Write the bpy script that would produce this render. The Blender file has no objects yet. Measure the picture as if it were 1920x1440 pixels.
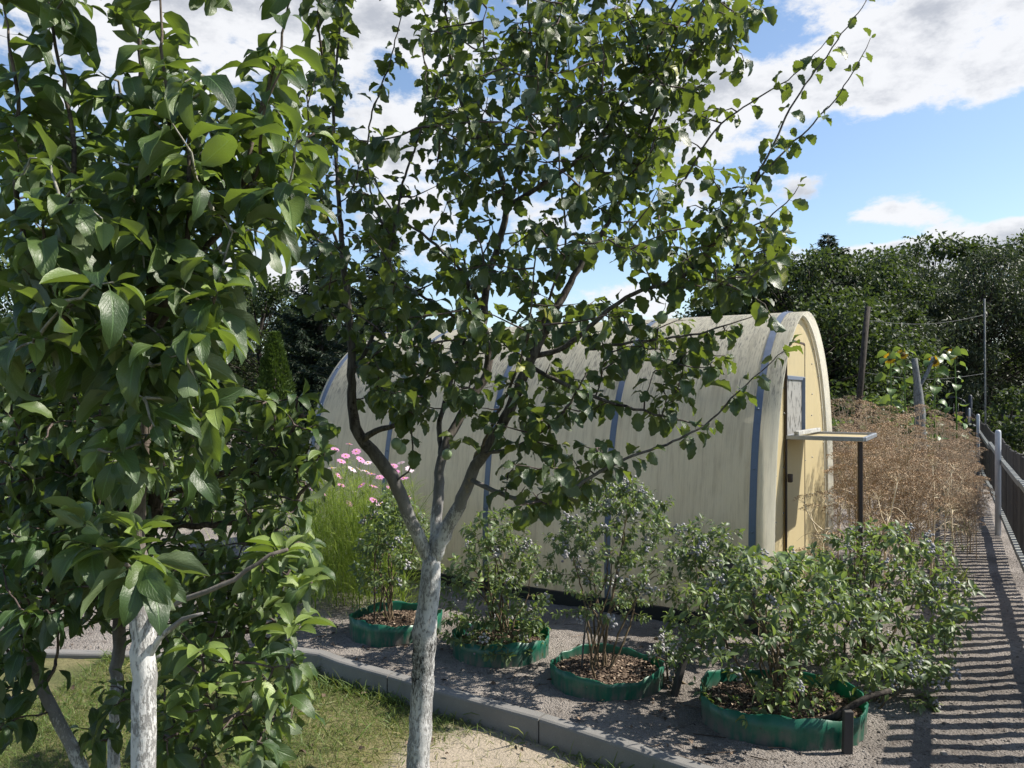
import bpy, math, random
import numpy as np

# ------------------------------------------------------------------ camera, sky, sun, exposure
SC = bpy.context.scene
COL = SC.collection
F = 1445.0           # focal length in photo pixels
HZ = 736.0           # horizon row of the photo
EYE = 1.6
rng = np.random.default_rng(7)
random.seed(7)

cam = bpy.data.cameras.new("camera")
cam.sensor_width = 36.0
cam.lens = 36.0 * F / 1920.0
cam.shift_y = (HZ - 720.0) / 1920.0
cam.clip_start = 0.05
cam.clip_end = 2000.0
co = bpy.data.objects.new("camera", cam)
co.location = (0, 0, EYE)
co.rotation_euler = (math.radians(90), 0, 0)
COL.objects.link(co)
SC.camera = co

SUN_AZ = math.radians(87.0)
SUN_EL = math.radians(47.0)
sl = bpy.data.lights.new("sun", 'SUN')
sl.energy = 5.0
sl.angle = math.radians(0.5)
sl.color = (1.0, 0.94, 0.84)
so = bpy.data.objects.new("sun", sl)
so.location = (20, 3, 20)
so.rotation_euler = (math.radians(90) - SUN_EL, 0, -SUN_AZ + math.pi)
COL.objects.link(so)

SC.view_settings.view_transform = 'Standard'
SC.view_settings.look = 'None'
SC.view_settings.exposure = 0.85
SC.view_settings.gamma = 1.0
SC.cycles.max_bounces = 10
SC.cycles.diffuse_bounces = 8
SC.cycles.transparent_max_bounces = 8
SC.cycles.use_denoising = True
SC.cycles.caustics_reflective = False
SC.cycles.caustics_refractive = False


def build_world():
    w = bpy.data.worlds.new("World")
    SC.world = w
    w.use_nodes = True
    nt = w.node_tree
    N, L = nt.nodes, nt.links
    N.clear()
    out = N.new('ShaderNodeOutputWorld')
    sky = N.new('ShaderNodeTexSky')
    sky.sky_type = 'NISHITA'
    sky.sun_disc = False
    sky.sun_elevation = SUN_EL
    sky.sun_rotation = SUN_AZ
    sky.air_density = 1.0
    sky.dust_density = 0.6
    sky.ozone_density = 1.6
    bg = N.new('ShaderNodeBackground')
    bg.inputs[1].default_value = 0.105
    L.new(sky.outputs[0], bg.inputs[0])

    def m(op, a, b=None, clamp=False):
        n = N.new('ShaderNodeMath')
        n.operation = op
        n.use_clamp = clamp
        for i, x in enumerate((a, b)):
            if x is None:
                continue
            if isinstance(x, (int, float)):
                n.inputs[i].default_value = x
            else:
                L.new(x, n.inputs[i])
        return n.outputs[0]
    tc = N.new('ShaderNodeTexCoord')
    sep = N.new('ShaderNodeSeparateXYZ')
    L.new(tc.outputs['Generated'], sep.inputs[0])
    az = m('ARCTAN2', sep.outputs[0], sep.outputs[1])
    el = m('ARCSINE', sep.outputs[2])
    # cloud banks: (azimuth, elevation, half widths) in radians
    banks = []
    for px, py, sx, sy, wt in [(1790, 75, 300, 100, .5), (1620, 130, 140, 85, .28), (1850, 170, 120, 50, .25), (1380, 150, 95, 110, .42), (1650, 405, 60, 22, .42), (1718, 390, 70, 30, .5), (1790, 405, 40, 18, .25),
                               (1850, 448, 120, 30, .85), (1700, 482, 130, 20, .5), (1500, 335, 70, 36, .42), (1610, 490, 90, 25, .5),
                               (760, 240, 90, 90, .5), (250, 60, 240, 90, .55), (560, 40, 170, 70, .45),
                               (760, 20, 120, 60, .45), (480, 510, 90, 30, .4), (1150, 560, 300, 30, .35), (950, 400, 180, 50, .3),
                               (150, 170, 60, 40, .35), (1300, 330, 60, 120, .25), (1100, 200, 150, 120, .15),
                               (1730, 270, 240, 60, -.5), (1440, 60, 60, 60, -.35), (1560, 420, 80, 40, -.15), (1830, 385, 60, 30, -.4), (1600, 445, 70, 18, -.3), (720, 110, 40, 30, -.3), (150, 100, 50, 50, -.2)]:
        h = math.hypot(F, px - 960)
        banks.append((math.atan2(px - 960, F), math.atan((HZ - py) / h), sx / F, sy / F, wt))
    tot = None
    for a, e, sa, se, wt in banks:
        da = m('MULTIPLY', m('SUBTRACT', az, a), 1 / sa)
        de = m('MULTIPLY', m('SUBTRACT', el, e), 1 / se)
        r2 = m('ADD', m('MULTIPLY', da, da), m('MULTIPLY', de, de))
        g = m('MULTIPLY', m('EXPONENT', m('MULTIPLY', r2, -0.8)), wt)
        tot = g if tot is None else m('ADD', tot, g)
    mp = N.new('ShaderNodeMapping')
    mp.inputs['Scale'].default_value = (1.0, 1.0, 1.9)
    L.new(tc.outputs['Generated'], mp.inputs[0])

    def noise(scale, detail, rough, off=0.0):
        n = N.new('ShaderNodeTexNoise')
        n.inputs['Scale'].default_value = scale
        n.inputs['Detail'].default_value = detail
        n.inputs['Roughness'].default_value = rough
        if off:
            mm = N.new('ShaderNodeMapping')
            mm.inputs['Location'].default_value = (off, off * .3, -off * .2)
            L.new(mp.outputs[0], mm.inputs[0])
            L.new(mm.outputs[0], n.inputs['Vector'])
        else:
            L.new(mp.outputs[0], n.inputs['Vector'])
        return n.outputs[0]
    n1 = noise(5.5, 10, .58)
    n2 = noise(17.0, 9, .66, 3.0)
    dens = m('ADD', m('ADD', m('MULTIPLY', m('SUBTRACT', n1, .5), 1.55), m('MULTIPLY', m('SUBTRACT', n2, .5), 1.0)), tot)

    def ss(x, a, b):
        n = N.new('ShaderNodeMapRange')
        n.interpolation_type = 'SMOOTHSTEP'
        n.inputs['From Min'].default_value = a
        n.inputs['From Max'].default_value = b
        L.new(x, n.inputs['Value'])
        return n.outputs[0]
    cov = ss(dens, .10, .36)
    thick = ss(m('ADD', m('SUBTRACT', dens, m('MULTIPLY', tot, .55)), m('MULTIPLY', m('SUBTRACT', noise(8.0, 6, .55, 7.0), .5), 1.3)), .12, .62)
    mix = N.new('ShaderNodeMix')
    mix.data_type = 'RGBA'
    mix.inputs['A'].default_value = (.53, .535, .55, 1)
    mix.inputs['B'].default_value = (.30, .315, .35, 1)
    L.new(thick, mix.inputs['Factor'])
    bc = N.new('ShaderNodeBackground')
    bc.inputs[1].default_value = 1.0
    L.new(mix.outputs['Result'], bc.inputs[0])
    ms = N.new('ShaderNodeMixShader')
    L.new(m('MULTIPLY', cov, .96), ms.inputs[0])
    L.new(bg.outputs[0], ms.inputs[1])
    L.new(bc.outputs[0], ms.inputs[2])
    L.new(ms.outputs[0], out.inputs[0])


build_world()

# ------------------------------------------------------------------ small helpers


def P(px, py, d):
    """the point seen at photo pixel (px, py) at depth d"""
    return np.array([(px - 960) / F * d, d, EYE + (HZ - py) / F * d])


def nrm(v):
    v = np.asarray(v, float)
    return v / np.maximum(np.linalg.norm(v, axis=-1, keepdims=True), 1e-9)


UP = np.array([0, 0, 1.0])


class Mesh:
    """collects quads, links them as one object"""

    def __init__(self):
        self.V, self.Q, self.U, self.R, self.n = [], [], [], [], 0

    def add(self, V, Q, U=None, R=0.5):
        V = np.asarray(V, float).reshape(-1, 3)
        k = len(V)
        self.V.append(V)
        self.Q.append(np.asarray(Q, int).reshape(-1, 4) + self.n)
        self.U.append(np.zeros((k, 2)) if U is None else np.asarray(U, float))
        self.R.append(np.full(k, R) if np.isscalar(R) else np.asarray(R, float))
        self.n += k

    def merge(self, o, M=None, T=None):
        for V, Q, U, R in zip(o.V, o.Q, o.U, o.R):
            pass
        V = np.concatenate(o.V)
        if M is not None:
            V = V @ np.asarray(M).T
        if T is not None:
            V = V + T
        self.add(V, np.concatenate(o.Q), np.concatenate(o.U), np.concatenate(o.R))

    def mesh(self, name, mat, smooth=True):
        V = np.concatenate(self.V)
        Q = np.concatenate(self.Q)
        U = np.concatenate(self.U)
        R = np.concatenate(self.R)
        me = bpy.data.meshes.new(name)
        me.vertices.add(len(V))
        me.vertices.foreach_set('co', V.astype(np.float32).ravel())
        me.loops.add(Q.size)
        me.loops.foreach_set('vertex_index', Q.astype(np.int32).ravel())
        me.polygons.add(len(Q))
        me.polygons.foreach_set('loop_start', np.arange(0, Q.size, 4, dtype=np.int32))
        me.polygons.foreach_set('use_smooth', np.full(len(Q), bool(smooth)))
        uv = me.uv_layers.new(name='UVMap')
        uv.data.foreach_set('uv', U[Q.ravel()].astype(np.float32).ravel())
        at = me.attributes.new('rnd', 'FLOAT', 'POINT')
        at.data.foreach_set('value', R.astype(np.float32))
        me.update(calc_edges=True)
        me.materials.append(mat)
        return me

    def build(self, name, mat, parent=None, smooth=True, mat2=None, first2=0):
        me = self.mesh(name, mat, smooth)
        if mat2 is not None:
            me.materials.append(mat2)
            ix = np.zeros(len(me.polygons), np.int32)
            ix[first2:] = 1
            me.polygons.foreach_set('material_index', ix)
        o = bpy.data.objects.new(name, me)
        COL.objects.link(o)
        if parent is not None:
            o.parent = parent
            o.matrix_parent_inverse = parent.matrix_world.inverted() if False else o.matrix_parent_inverse
            # parts are modelled in world space: undo the parent's place
            o.location = -parent.location
        return o


def tag(o, label=None, cat=None, group=None, kind=None):
    if label:
        o['label'] = label
    if cat:
        o['category'] = cat
    if group:
        o['group'] = group
    if kind:
        o['kind'] = kind
    return o


def thing(name, loc, label, cat, group=None):
    o = bpy.data.objects.new(name, None)
    o.empty_display_size = 0.1
    o.location = tuple(float(x) for x in loc)
    COL.objects.link(o)
    return tag(o, label, cat, group)


def dup(root, loc, rotz, scale, label, group=None):
    r = root.copy()
    COL.objects.link(r)
    r.location = tuple(float(x) for x in loc)
    r.rotation_euler = (0, 0, rotz)
    r.scale = (scale, scale, scale) if np.isscalar(scale) else scale
    r['label'] = label
    if group:
        r['group'] = group
    for ch in list(root.children):
        c = ch.copy()
        COL.objects.link(c)
        c.parent = r
        for g in ch.children:
            d = g.copy()
            COL.objects.link(d)
            d.parent = c
    return r


def grid_faces(n, m, loop=False):
    i, j = np.meshgrid(np.arange(n - 1), np.arange(m if loop else m - 1), indexing='ij')
    j2 = (j + 1) % m
    return np.stack([i * m + j, i * m + j2, (i + 1) * m + j2, (i + 1) * m + j], -1).reshape(-1, 4)


def smooth_line(pts, step):
    """Catmull-Rom through rows of any width, resampled roughly every step"""
    p = np.asarray(pts, float)
    if len(p) < 3:
        k = max(2, int(np.linalg.norm(p[-1, :3] - p[0, :3]) / step) + 1)
        t = np.linspace(0, 1, k)[:, None]
        return p[0] * (1 - t) + p[-1] * t
    q = np.vstack([2 * p[0] - p[1], p, 2 * p[-1] - p[-2]])
    out = []
    for i in range(1, len(q) - 2):
        a, b, c, d = q[i - 1:i + 3]
        k = max(2, int(np.linalg.norm((c - b)[:3]) / step))
        t = np.linspace(0, 1, k, endpoint=False)[:, None]
        out.append(.5 * (2 * b + (c - a) * t + (2 * a - 5 * b + 4 * c - d) * t ** 2 + (3 * b - a - 3 * c + d) * t ** 3))
    out.append(p[-1:])
    return np.vstack(out)


def tube(mb, pts, rad, n=6, R=.5, cap=True, rough=0.0):
    pts = np.asarray(pts, float)
    k = len(pts)
    rad = np.full(k, rad, float) if np.isscalar(rad) else np.asarray(rad, float)
    tan = nrm(np.gradient(pts, axis=0))
    ref = np.array([1.0, 0, 0]) if abs(tan[0][0]) < .8 else np.array([0, 1.0, 0])
    x = nrm(np.cross(tan[0], ref))
    X = np.zeros((k, 3))
    for i in range(k):
        x = x - tan[i] * np.dot(x, tan[i])
        x = x / max(np.linalg.norm(x), 1e-9)
        X[i] = x
    Y = np.cross(tan, X)
    if cap:
        pts = np.vstack([pts[:1], pts, pts[-1:]])
        X = np.vstack([X[:1], X, X[-1:]])
        Y = np.vstack([Y[:1], Y, Y[-1:]])
        rad = np.concatenate([[rad[0] * .02], rad, [rad[-1] * .02]])
        k += 2
    a = np.linspace(0, 2 * np.pi, n, endpoint=False)
    rr = rad[:, None] * np.ones(n)
    if rough:
        rr = rr * (1 + rough * rng.normal(size=rr.shape))
    V = pts[:, None, :] + rr[..., None] * (np.cos(a)[None, :, None] * X[:, None, :] + np.sin(a)[None, :, None] * Y[:, None, :])
    L = np.concatenate([[0], np.cumsum(np.linalg.norm(np.diff(pts, axis=0), axis=1))])
    U = np.stack([np.broadcast_to(a / (2 * np.pi), (k, n)), np.broadcast_to(L[:, None], (k, n))], -1).reshape(-1, 2)
    mb.add(V.reshape(-1, 3), grid_faces(k, n, True), U, R)


def box(mb, c, h, ax=None, R=.5, bev=0.0):
    """box centre c, half sizes h, axes ax (rows)"""
    ax = np.eye(3) if ax is None else np.asarray(ax, float)
    c, h = np.asarray(c, float), np.asarray(h, float)
    if bev <= 0:
        s = np.array([[x, y, z] for z in (-1, 1) for y in (-1, 1) for x in (-1, 1)], float)
        V = c + (s * h) @ ax
        mb.add(V, [[0, 2, 3, 1], [4, 5, 7, 6], [0, 1, 5, 4], [2, 6, 7, 3], [0, 4, 6, 2], [1, 3, 7, 5]], None, R)
        return
    b = min(bev, h.min() * .45)
    # rings along z with chamfer
    def ring(ix, iy, z):
        x, y = h[0] - ix, h[1] - iy
        cc = b * .6
        pts = [(-x + cc, -y), (x - cc, -y), (x, -y + cc), (x, y - cc), (x - cc, y), (-x + cc, y), (-x, y - cc), (-x, -y + cc)]
        return [(p[0], p[1], z) for p in pts]
    rings = [ring(h[0] * .98, h[1] * .98, -h[2])] if False else []
    for ins, z in ((b, -h[2]), (0, -h[2] + b), (0, h[2] - b), (b, h[2])):
        rings += ring(ins, ins, z)
    V = c + np.array(rings) @ ax
    Q = grid_faces(4, 8, True).tolist()
    for o, fl in ((0, 1), (24, 0)):
        q = [[0, 1, 2, 3], [0, 3, 4, 7], [7, 4, 5, 6]]
        for f in q:
            f = [o + i for i in f]
            Q.append(f[::-1] if fl else f)
    mb.add(V, Q, None, R)


def beam(mb, a, b, w, t, R=.5, up=UP, bev=.004):
    """rectangular bar from a to b: w across (horizontal), t along up"""
    a, b = np.asarray(a, float), np.asarray(b, float)
    z = nrm(b - a)
    x = nrm(np.cross(up, z)) if abs(np.dot(up, z)) < .98 else nrm(np.cross(np.array([0, 1.0, 0]), z))
    y = np.cross(z, x)
    box(mb, (a + b) / 2, (w / 2, t / 2, np.linalg.norm(b - a) / 2), np.stack([x, y, z]), R, bev)


def ball(mb, c, r, nu=8, nv=6, R=.5, sq=(1, 1, 1)):
    th = np.linspace(.05, np.pi - .05, nv)
    ph = np.linspace(0, 2 * np.pi, nu, endpoint=False)
    V = np.stack([np.sin(th)[:, None] * np.cos(ph), np.sin(th)[:, None] * np.sin(ph), np.broadcast_to(np.cos(th)[:, None], (nv, nu))], -1)
    mb.add(np.asarray(c) + V.reshape(-1, 3) * r * np.asarray(sq), grid_faces(nv, nu, True)[:, ::-1], None, R)


# ------------------------------------------------------------------ materials
class NT:
    def __init__(self, name):
        self.mat = bpy.data.materials.new(name)
        self.mat.use_nodes = True
        self.nt = self.mat.node_tree
        self.N, self.L = self.nt.nodes, self.nt.links
        self.N.clear()
        self.out = self.N.new('ShaderNodeOutputMaterial')

    def put(self, sock, x):
        if x is None:
            return
        if hasattr(x, 'is_linked'):
            self.L.new(x, sock)
        elif isinstance(x, (tuple, list)) and len(x) == 3 and sock.type == 'RGBA':
            sock.default_value = (*x, 1)
        else:
            sock.default_value = x

    def math(self, op, a, b=None, c=None, clamp=False):
        n = self.N.new('ShaderNodeMath')
        n.operation = op
        n.use_clamp = clamp
        for i, x in enumerate((a, b, c)):
            self.put(n.inputs[i], x)
        return n.outputs[0]

    def mix(self, f, a, b, mode='MIX'):
        n = self.N.new('ShaderNodeMix')
        n.data_type = 'RGBA'
        n.blend_type = mode
        self.put(n.inputs['Factor'], f)
        self.put(n.inputs['A'], a)
        self.put(n.inputs['B'], b)
        return n.outputs['Result']

    def ramp(self, x, stops):
        n = self.N.new('ShaderNodeValToRGB')
        el = n.color_ramp.elements
        while len(el) > 1:
            el.remove(el[0])
        for i, (p, c) in enumerate(stops):
            e = el[0] if i == 0 else el.new(p)
            e.position = p
            e.color = (*c, 1) if len(c) == 3 else c
        self.put(n.inputs[0], x)
        return n.outputs[0]

    def ss(self, x, a, b, lo=0.0, hi=1.0):
        n = self.N.new('ShaderNodeMapRange')
        n.interpolation_type = 'SMOOTHSTEP'
        for k, v in (('From Min', a), ('From Max', b), ('To Min', lo), ('To Max', hi)):
            n.inputs[k].default_value = v
        self.put(n.inputs['Value'], x)
        return n.outputs[0]

    def pos(self, scale=(1, 1, 1)):
        g = self.N.new('ShaderNodeNewGeometry')
        if scale == (1, 1, 1):
            return g.outputs['Position']
        m = self.N.new('ShaderNodeMapping')
        m.inputs['Scale'].default_value = scale
        self.L.new(g.outputs['Position'], m.inputs[0])
        return m.outputs[0]

    def uv(self, scale=(1, 1, 1)):
        g = self.N.new('ShaderNodeTexCoord')
        m = self.N.new('ShaderNodeMapping')
        m.inputs['Scale'].default_value = scale
        self.L.new(g.outputs['UV'], m.inputs[0])
        return m.outputs[0]

    def objc(self, scale=(1, 1, 1)):
        g = self.N.new('ShaderNodeTexCoord')
        m = self.N.new('ShaderNodeMapping')
        m.inputs['Scale'].default_value = scale
        self.L.new(g.outputs['Object'], m.inputs[0])
        return m.outputs[0]

    def xyz(self, v):
        s = self.N.new('ShaderNodeSeparateXYZ')
        self.L.new(v, s.inputs[0])
        return s.outputs

    def noise(self, v, scale, detail=4, rough=.55, col=False):
        n = self.N.new('ShaderNodeTexNoise')
        n.inputs['Scale'].default_value = scale
        n.inputs['Detail'].default_value = detail
        n.inputs['Roughness'].default_value = rough
        self.put(n.inputs['Vector'], v)
        return n.outputs[1 if col else 0]

    def voro(self, v, scale, feat='F1', out=0):
        n = self.N.new('ShaderNodeTexVoronoi')
        n.feature = feat
        n.inputs['Scale'].default_value = scale
        self.put(n.inputs['Vector'], v)
        return n.outputs[out]

    def attr(self, name='rnd'):
        n = self.N.new('ShaderNodeAttribute')
        n.attribute_name = name
        return n.outputs['Fac']

    def back(self):
        return self.N.new('ShaderNodeNewGeometry').outputs['Backfacing']

    def bump(self, h, strength=.5, dist=.01):
        n = self.N.new('ShaderNodeBump')
        n.inputs['Strength'].default_value = strength
        n.inputs['Distance'].default_value = dist
        self.put(n.inputs['Height'], h)
        return n.outputs[0]

    def bsdf(self, col, rough=.6, normal=None, spec=.5, metal=0.0, **kw):
        n = self.N.new('ShaderNodeBsdfPrincipled')
        self.put(n.inputs['Base Color'], col)
        self.put(n.inputs['Roughness'], rough)
        self.put(n.inputs['Specular IOR Level'], spec)
        self.put(n.inputs['Metallic'], metal)
        if normal is not None:
            self.L.new(normal, n.inputs['Normal'])
        for k, v in kw.items():
            self.put(n.inputs[k], v)
        return n.outputs[0]

    def transl(self, col, normal=None):
        n = self.N.new('ShaderNodeBsdfTranslucent')
        self.put(n.inputs[0], col)
        return n.outputs[0]

    def mixs(self, f, a, b):
        n = self.N.new('ShaderNodeMixShader')
        self.put(n.inputs[0], f)
        self.L.new(a, n.inputs[1])
        self.L.new(b, n.inputs[2])
        return n.outputs[0]

    def done(self, sh):
        self.L.new(sh, self.out.inputs[0])
        return self.mat


def leaf_mat(name, stops, under, rough=.42, transl=.3, tcol=(.30, .42, .05), veins=True, spots=0.0, spec=.5):
    t = NT(name)
    r = t.attr()
    base = t.ramp(r, stops)
    n = t.noise(t.pos(), 14, 3)
    base = t.mix(t.ss(n, .3, .7, 0, .35), base, tuple(c * .6 for c in stops[0][1]))
    nor = None
    if veins:
        u = t.xyz(t.uv())
        au = t.math('ABSOLUTE', t.math('SUBTRACT', u[0], .5))
        mid = t.ss(au, .015, .05, 1, 0)
        w = t.math('SINE', t.math('ADD', t.math('MULTIPLY', u[1], 60), t.math('MULTIPLY', au, -46)))
        sv = t.ss(w, .80, 1.0)
        vein = t.math('MAXIMUM', mid, t.math('MULTIPLY', sv, .45))
        base = t.mix(t.math('MULTIPLY', vein, .45), base, tuple(min(1, c * 2.6 + .02) for c in stops[1][1]))
        fine = t.noise(t.uv((9, 14, 1)), 2.0, 3)
        nor = t.bump(t.math('ADD', t.math('MULTIPLY', vein, -.9), t.math('MULTIPLY', fine, .9)), .55, .0016)
    if spots:
        v = t.voro(t.pos(), 140)
        base = t.mix(t.math('MULTIPLY', t.ss(v, .12, .2, 1, 0), spots), base, (.12, .09, .03))
    col = t.mix(t.back(), base, t.mix(.6, base, under))
    p = t.bsdf(col, rough, nor, spec)
    tc = t.mix(r, tuple(c * .75 for c in tcol), tcol)
    return t.done(t.mixs(transl, p, t.transl(tc)))


M = {}
M['apple_leaf'] = leaf_mat('apple_leaf', [(0, (.020, .044, .016)), (.35, (.044, .082, .024)), (.65, (.095, .140, .036)), (.85, (.14, .20, .05)), (1, (.25, .33, .09))],
                           (.16, .20, .12), .40, .26, (.26, .38, .04))
M['apple_leaf_old'] = leaf_mat('apple_leaf_old', [(0, (.016, .040, .014)), (.6, (.034, .070, .02)), (1, (.07, .12, .03))],
                               (.13, .17, .10), .42, .24, (.20, .32, .035))
M['plum_leaf'] = leaf_mat('plum_leaf', [(0, (.020, .042, .017)), (.55, (.036, .070, .022)), (.85, (.065, .11, .024)), (1, (.30, .30, .04))],
                          (.12, .15, .09), .38, .28, (.25, .34, .035), spots=.5)
M['berry_leaf'] = leaf_mat('blueberry_leaf', [(0, (.05, .08, .038)), (.5, (.10, .145, .062)), (.85, (.17, .23, .07)), (1, (.26, .34, .06))],
                           (.16, .2, .13), .48, .3, (.30, .42, .07), veins=False)
M['tree_leaf'] = leaf_mat('tree_leaf', [(0, (.013, .025, .010)), (.6, (.028, .047, .015)), (1, (.058, .082, .03))],
                          (.06, .085, .045), .55, .22, (.14, .21, .035), veins=False, spec=.22)
M['willow_leaf'] = leaf_mat('willow_leaf', [(0, (.012, .022, .009)), (.6, (.030, .046, .019)), (1, (.085, .10, .058))],
                            (.09, .11, .07), .5, .16, (.12, .17, .05), veins=False, spec=.3)
M['spruce_leaf'] = leaf_mat('spruce_leaf', [(0, (.008, .019, .010)), (.6, (.018, .034, .016)), (1, (.035, .05, .02))],
                            (.02, .04, .02), .6, .08, (.05, .09, .02), veins=False, spec=.3)
M['thuja_leaf'] = leaf_mat('thuja_leaf', [(0, (.03, .055, .012)), (.6, (.06, .10, .018)), (1, (.10, .15, .03))],
                           (.06, .1, .02), .6, .15, (.12, .2, .02), veins=False, spec=.3)
M['cosmos_leaf'] = leaf_mat('cosmos_leaf', [(0, (.10, .16, .02)), (.6, (.17, .25, .035)), (1, (.27, .34, .06))],
                            (.2, .28, .06), .55, .4, (.42, .55, .08), veins=False, spec=.3)
M['rhubarb_leaf'] = leaf_mat('rhubarb_leaf', [(0, (.05, .10, .02)), (.6, (.08, .15, .03)), (1, (.12, .2, .04))],
                             (.13, .18, .09), .4, .3, (.3, .42, .05))
M['grass'] = leaf_mat('grass_blade', [(0, (.045, .085, .016)), (.5, (.10, .15, .03)), (.75, (.20, .20, .07)), (1, (.36, .30, .16))],
                      (.10, .15, .04), .5, .3, (.34, .40, .08), veins=False, spec=.3)


def mat_bark(name, c0, c1, wash=None, dark_band=None, lichen=0.0):
    """wash=(z_low, z_high): limewash fades out between the two heights"""
    t = NT(name)
    p = t.pos()
    n = t.noise(t.pos((1, 1, .25)), 60, 6, .65)
    n2 = t.noise(p, 22, 5, .6)
    col = t.mix(t.ss(n, .34, .66), c0, c1)
    col = t.mix(t.ss(n2, .56, .68), col, tuple(c * .45 for c in c0))
    ln = t.noise(t.pos((1, 1, 4.5)), 48, 3, .5)
    col = t.mix(t.ss(ln, .64, .70, 0, .6), col, tuple(min(1, c * 1.7) for c in c1))
    if lichen:
        n5 = t.noise(p, 9, 5, .6)
        col = t.mix(t.math('MULTIPLY', t.ss(n5, .64, .7), lichen), col, (.28, .2, .03))
    h = t.math('ADD', t.math('MULTIPLY', n, .7), t.math('MULTIPLY', n2, .6))
    rough = .85
    if wash:
        z = t.xyz(p)[2]
        cover = t.ss(z, wash[0], wash[1], 1, 0)
        fl = t.noise(t.pos((1, 1, .30)), 150, 8, .75)
        big = t.noise(t.pos((1, 1, .5)), 16, 5, .6)
        th = t.math('ADD', t.math('ADD', t.math('MULTIPLY', fl, .62), t.math('MULTIPLY', big, .38)), t.math('MULTIPLY', t.math('SUBTRACT', 1.0, cover), .55))
        paint = t.ss(th, .49, .56, 1, 0)
        col = t.mix(t.math('MULTIPLY', cover, .85), col, t.mix(fl, (.13, .128, .125), (.34, .335, .33)))
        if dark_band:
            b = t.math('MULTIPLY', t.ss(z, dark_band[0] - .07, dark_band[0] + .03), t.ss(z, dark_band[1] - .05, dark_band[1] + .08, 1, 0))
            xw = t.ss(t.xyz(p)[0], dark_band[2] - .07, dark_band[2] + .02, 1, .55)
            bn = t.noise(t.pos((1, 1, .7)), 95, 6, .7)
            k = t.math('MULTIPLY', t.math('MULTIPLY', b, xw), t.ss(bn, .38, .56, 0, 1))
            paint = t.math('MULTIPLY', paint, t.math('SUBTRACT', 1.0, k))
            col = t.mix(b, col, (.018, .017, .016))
        white = t.mix(t.noise(p, 40, 4), (.40, .395, .385), (.66, .655, .64))
        col = t.mix(t.math('MULTIPLY', paint, .94), col, white)
        h = t.math('ADD', h, t.math('MULTIPLY', paint, .5))
    return t.done(t.bsdf(col, rough, t.bump(h, .7, .006), .25))


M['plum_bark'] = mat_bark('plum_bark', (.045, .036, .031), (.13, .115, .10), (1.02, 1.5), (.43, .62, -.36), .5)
M['apple_bark'] = mat_bark('apple_bark', (.06, .048, .038), (.15, .12, .10), (1.0, 1.32))
M['apple_bark2'] = mat_bark('apple_bark_dark', (.055, .040, .032), (.14, .11, .09), (.42, .85))
M['twig'] = mat_bark('twig_bark', (.05, .038, .035), (.13, .10, .09))
M['shoot'] = mat_bark('shoot_bark', (.16, .15, .12), (.32, .31, .27))
M['dark_bark'] = mat_bark('dark_bark', (.02, .017, .014), (.06, .05, .042))
M['pale_bark'] = mat_bark('pale_bark', (.22, .22, .21), (.42, .42, .40))
M['grey_bark'] = mat_bark('grey_bark', (.09, .095, .095), (.20, .21, .21))
M['cane'] = mat_bark('blueberry_cane', (.07, .05, .032), (.17, .13, .08))
M['old_wood'] = mat_bark('weathered_wood', (.05, .047, .044), (.12, .115, .11))


def mat_plain(name, col, rough=.5, metal=0.0, var=.25, scale=18, bump=.0, spec=.5):
    t = NT(name)
    n = t.noise(t.pos(), scale, 6, .62)
    c = t.mix(n, tuple(x * (1 - var) for x in col), tuple(min(1, x * (1 + var)) for x in col))
    nb = t.bump(n, .4, bump) if bump else None
    return t.done(t.bsdf(c, t.ss(n, .3, .7, max(.05, rough - .1), min(1, rough + .1)), nb, spec, metal))


M['galv'] = mat_plain('galvanised_steel', (.27, .285, .31), .42, .55, .2, 40)
M['blue_strip'] = mat_plain('blue_grey_steel_strip', (.12, .145, .195), .5, .15, .25, 30)
M['black_film'] = mat_plain('black_skirt', (.012, .012, .012), .6, 0, .4, 20, .004)
M['white_paint'] = mat_plain('silver_white_paint', (.40, .42, .45), .45, .1, .12, 30)
M['dark_wood'] = mat_plain('dark_stake_wood', (.05, .045, .042), .8, 0, .5, 40, .003)
M['rust'] = mat_plain('rusty_iron', (.05, .035, .028), .8, .1, .4, 40)
M['gate_blue'] = mat_plain('dark_blue_paint', (.03, .035, .05), .5, .1, .3, 30)
M['wire'] = mat_plain('wire', (.07, .075, .08), .6, .2, .2)
M['mesh_green'] = mat_plain('green_wire', (.05, .075, .06), .5, .1, .2)
M['berry'] = None
M['umbel'] = mat_plain('dry_umbel', (.34, .235, .145), .85, 0, .35, 9)
M['straw'] = mat_plain('pale_straw', (.58, .49, .34), .8, 0, .25, 14)
M['dry_stem'] = mat_plain('dry_stem', (.36, .28, .185), .8, 0, .3, 12)
M['petal_pink'] = None


def mat_petal(name, col):
    t = NT(name)
    n = t.noise(t.pos(), 60, 3)
    c = t.mix(n, tuple(x * .85 for x in col), col)
    return t.done(t.mixs(.4, t.bsdf(c, .6, None, .2), t.transl(col)))


M['petal_pink'] = mat_petal('pink_petal', (.72, .34, .58))
M['petal_pale'] = mat_petal('pale_petal', (.82, .66, .76))
M['petal_yellow'] = mat_petal('yellow_petal', (.80, .45, .02))
M['disc_yellow'] = mat_plain('yellow_disc', (.6, .36, .04), .8)
M['disc_brown'] = mat_plain('brown_disc', (.10, .06, .02), .9)


def mat_berry():
    t = NT('blueberry_skin')
    c = t.ramp(t.attr(), [(0, (.06, .06, .085)), (.35, (.19, .19, .215)), (.6, (.31, .30, .30)), (.8, (.38, .34, .335)), (1, (.32, .36, .23))])
    n = t.noise(t.pos(), 220, 3)
    return t.done(t.bsdf(t.mix(t.ss(n, .35, .65, 0, .5), c, (.36, .36, .38)), .65, None, .3))


M['berry'] = mat_berry()


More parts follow.
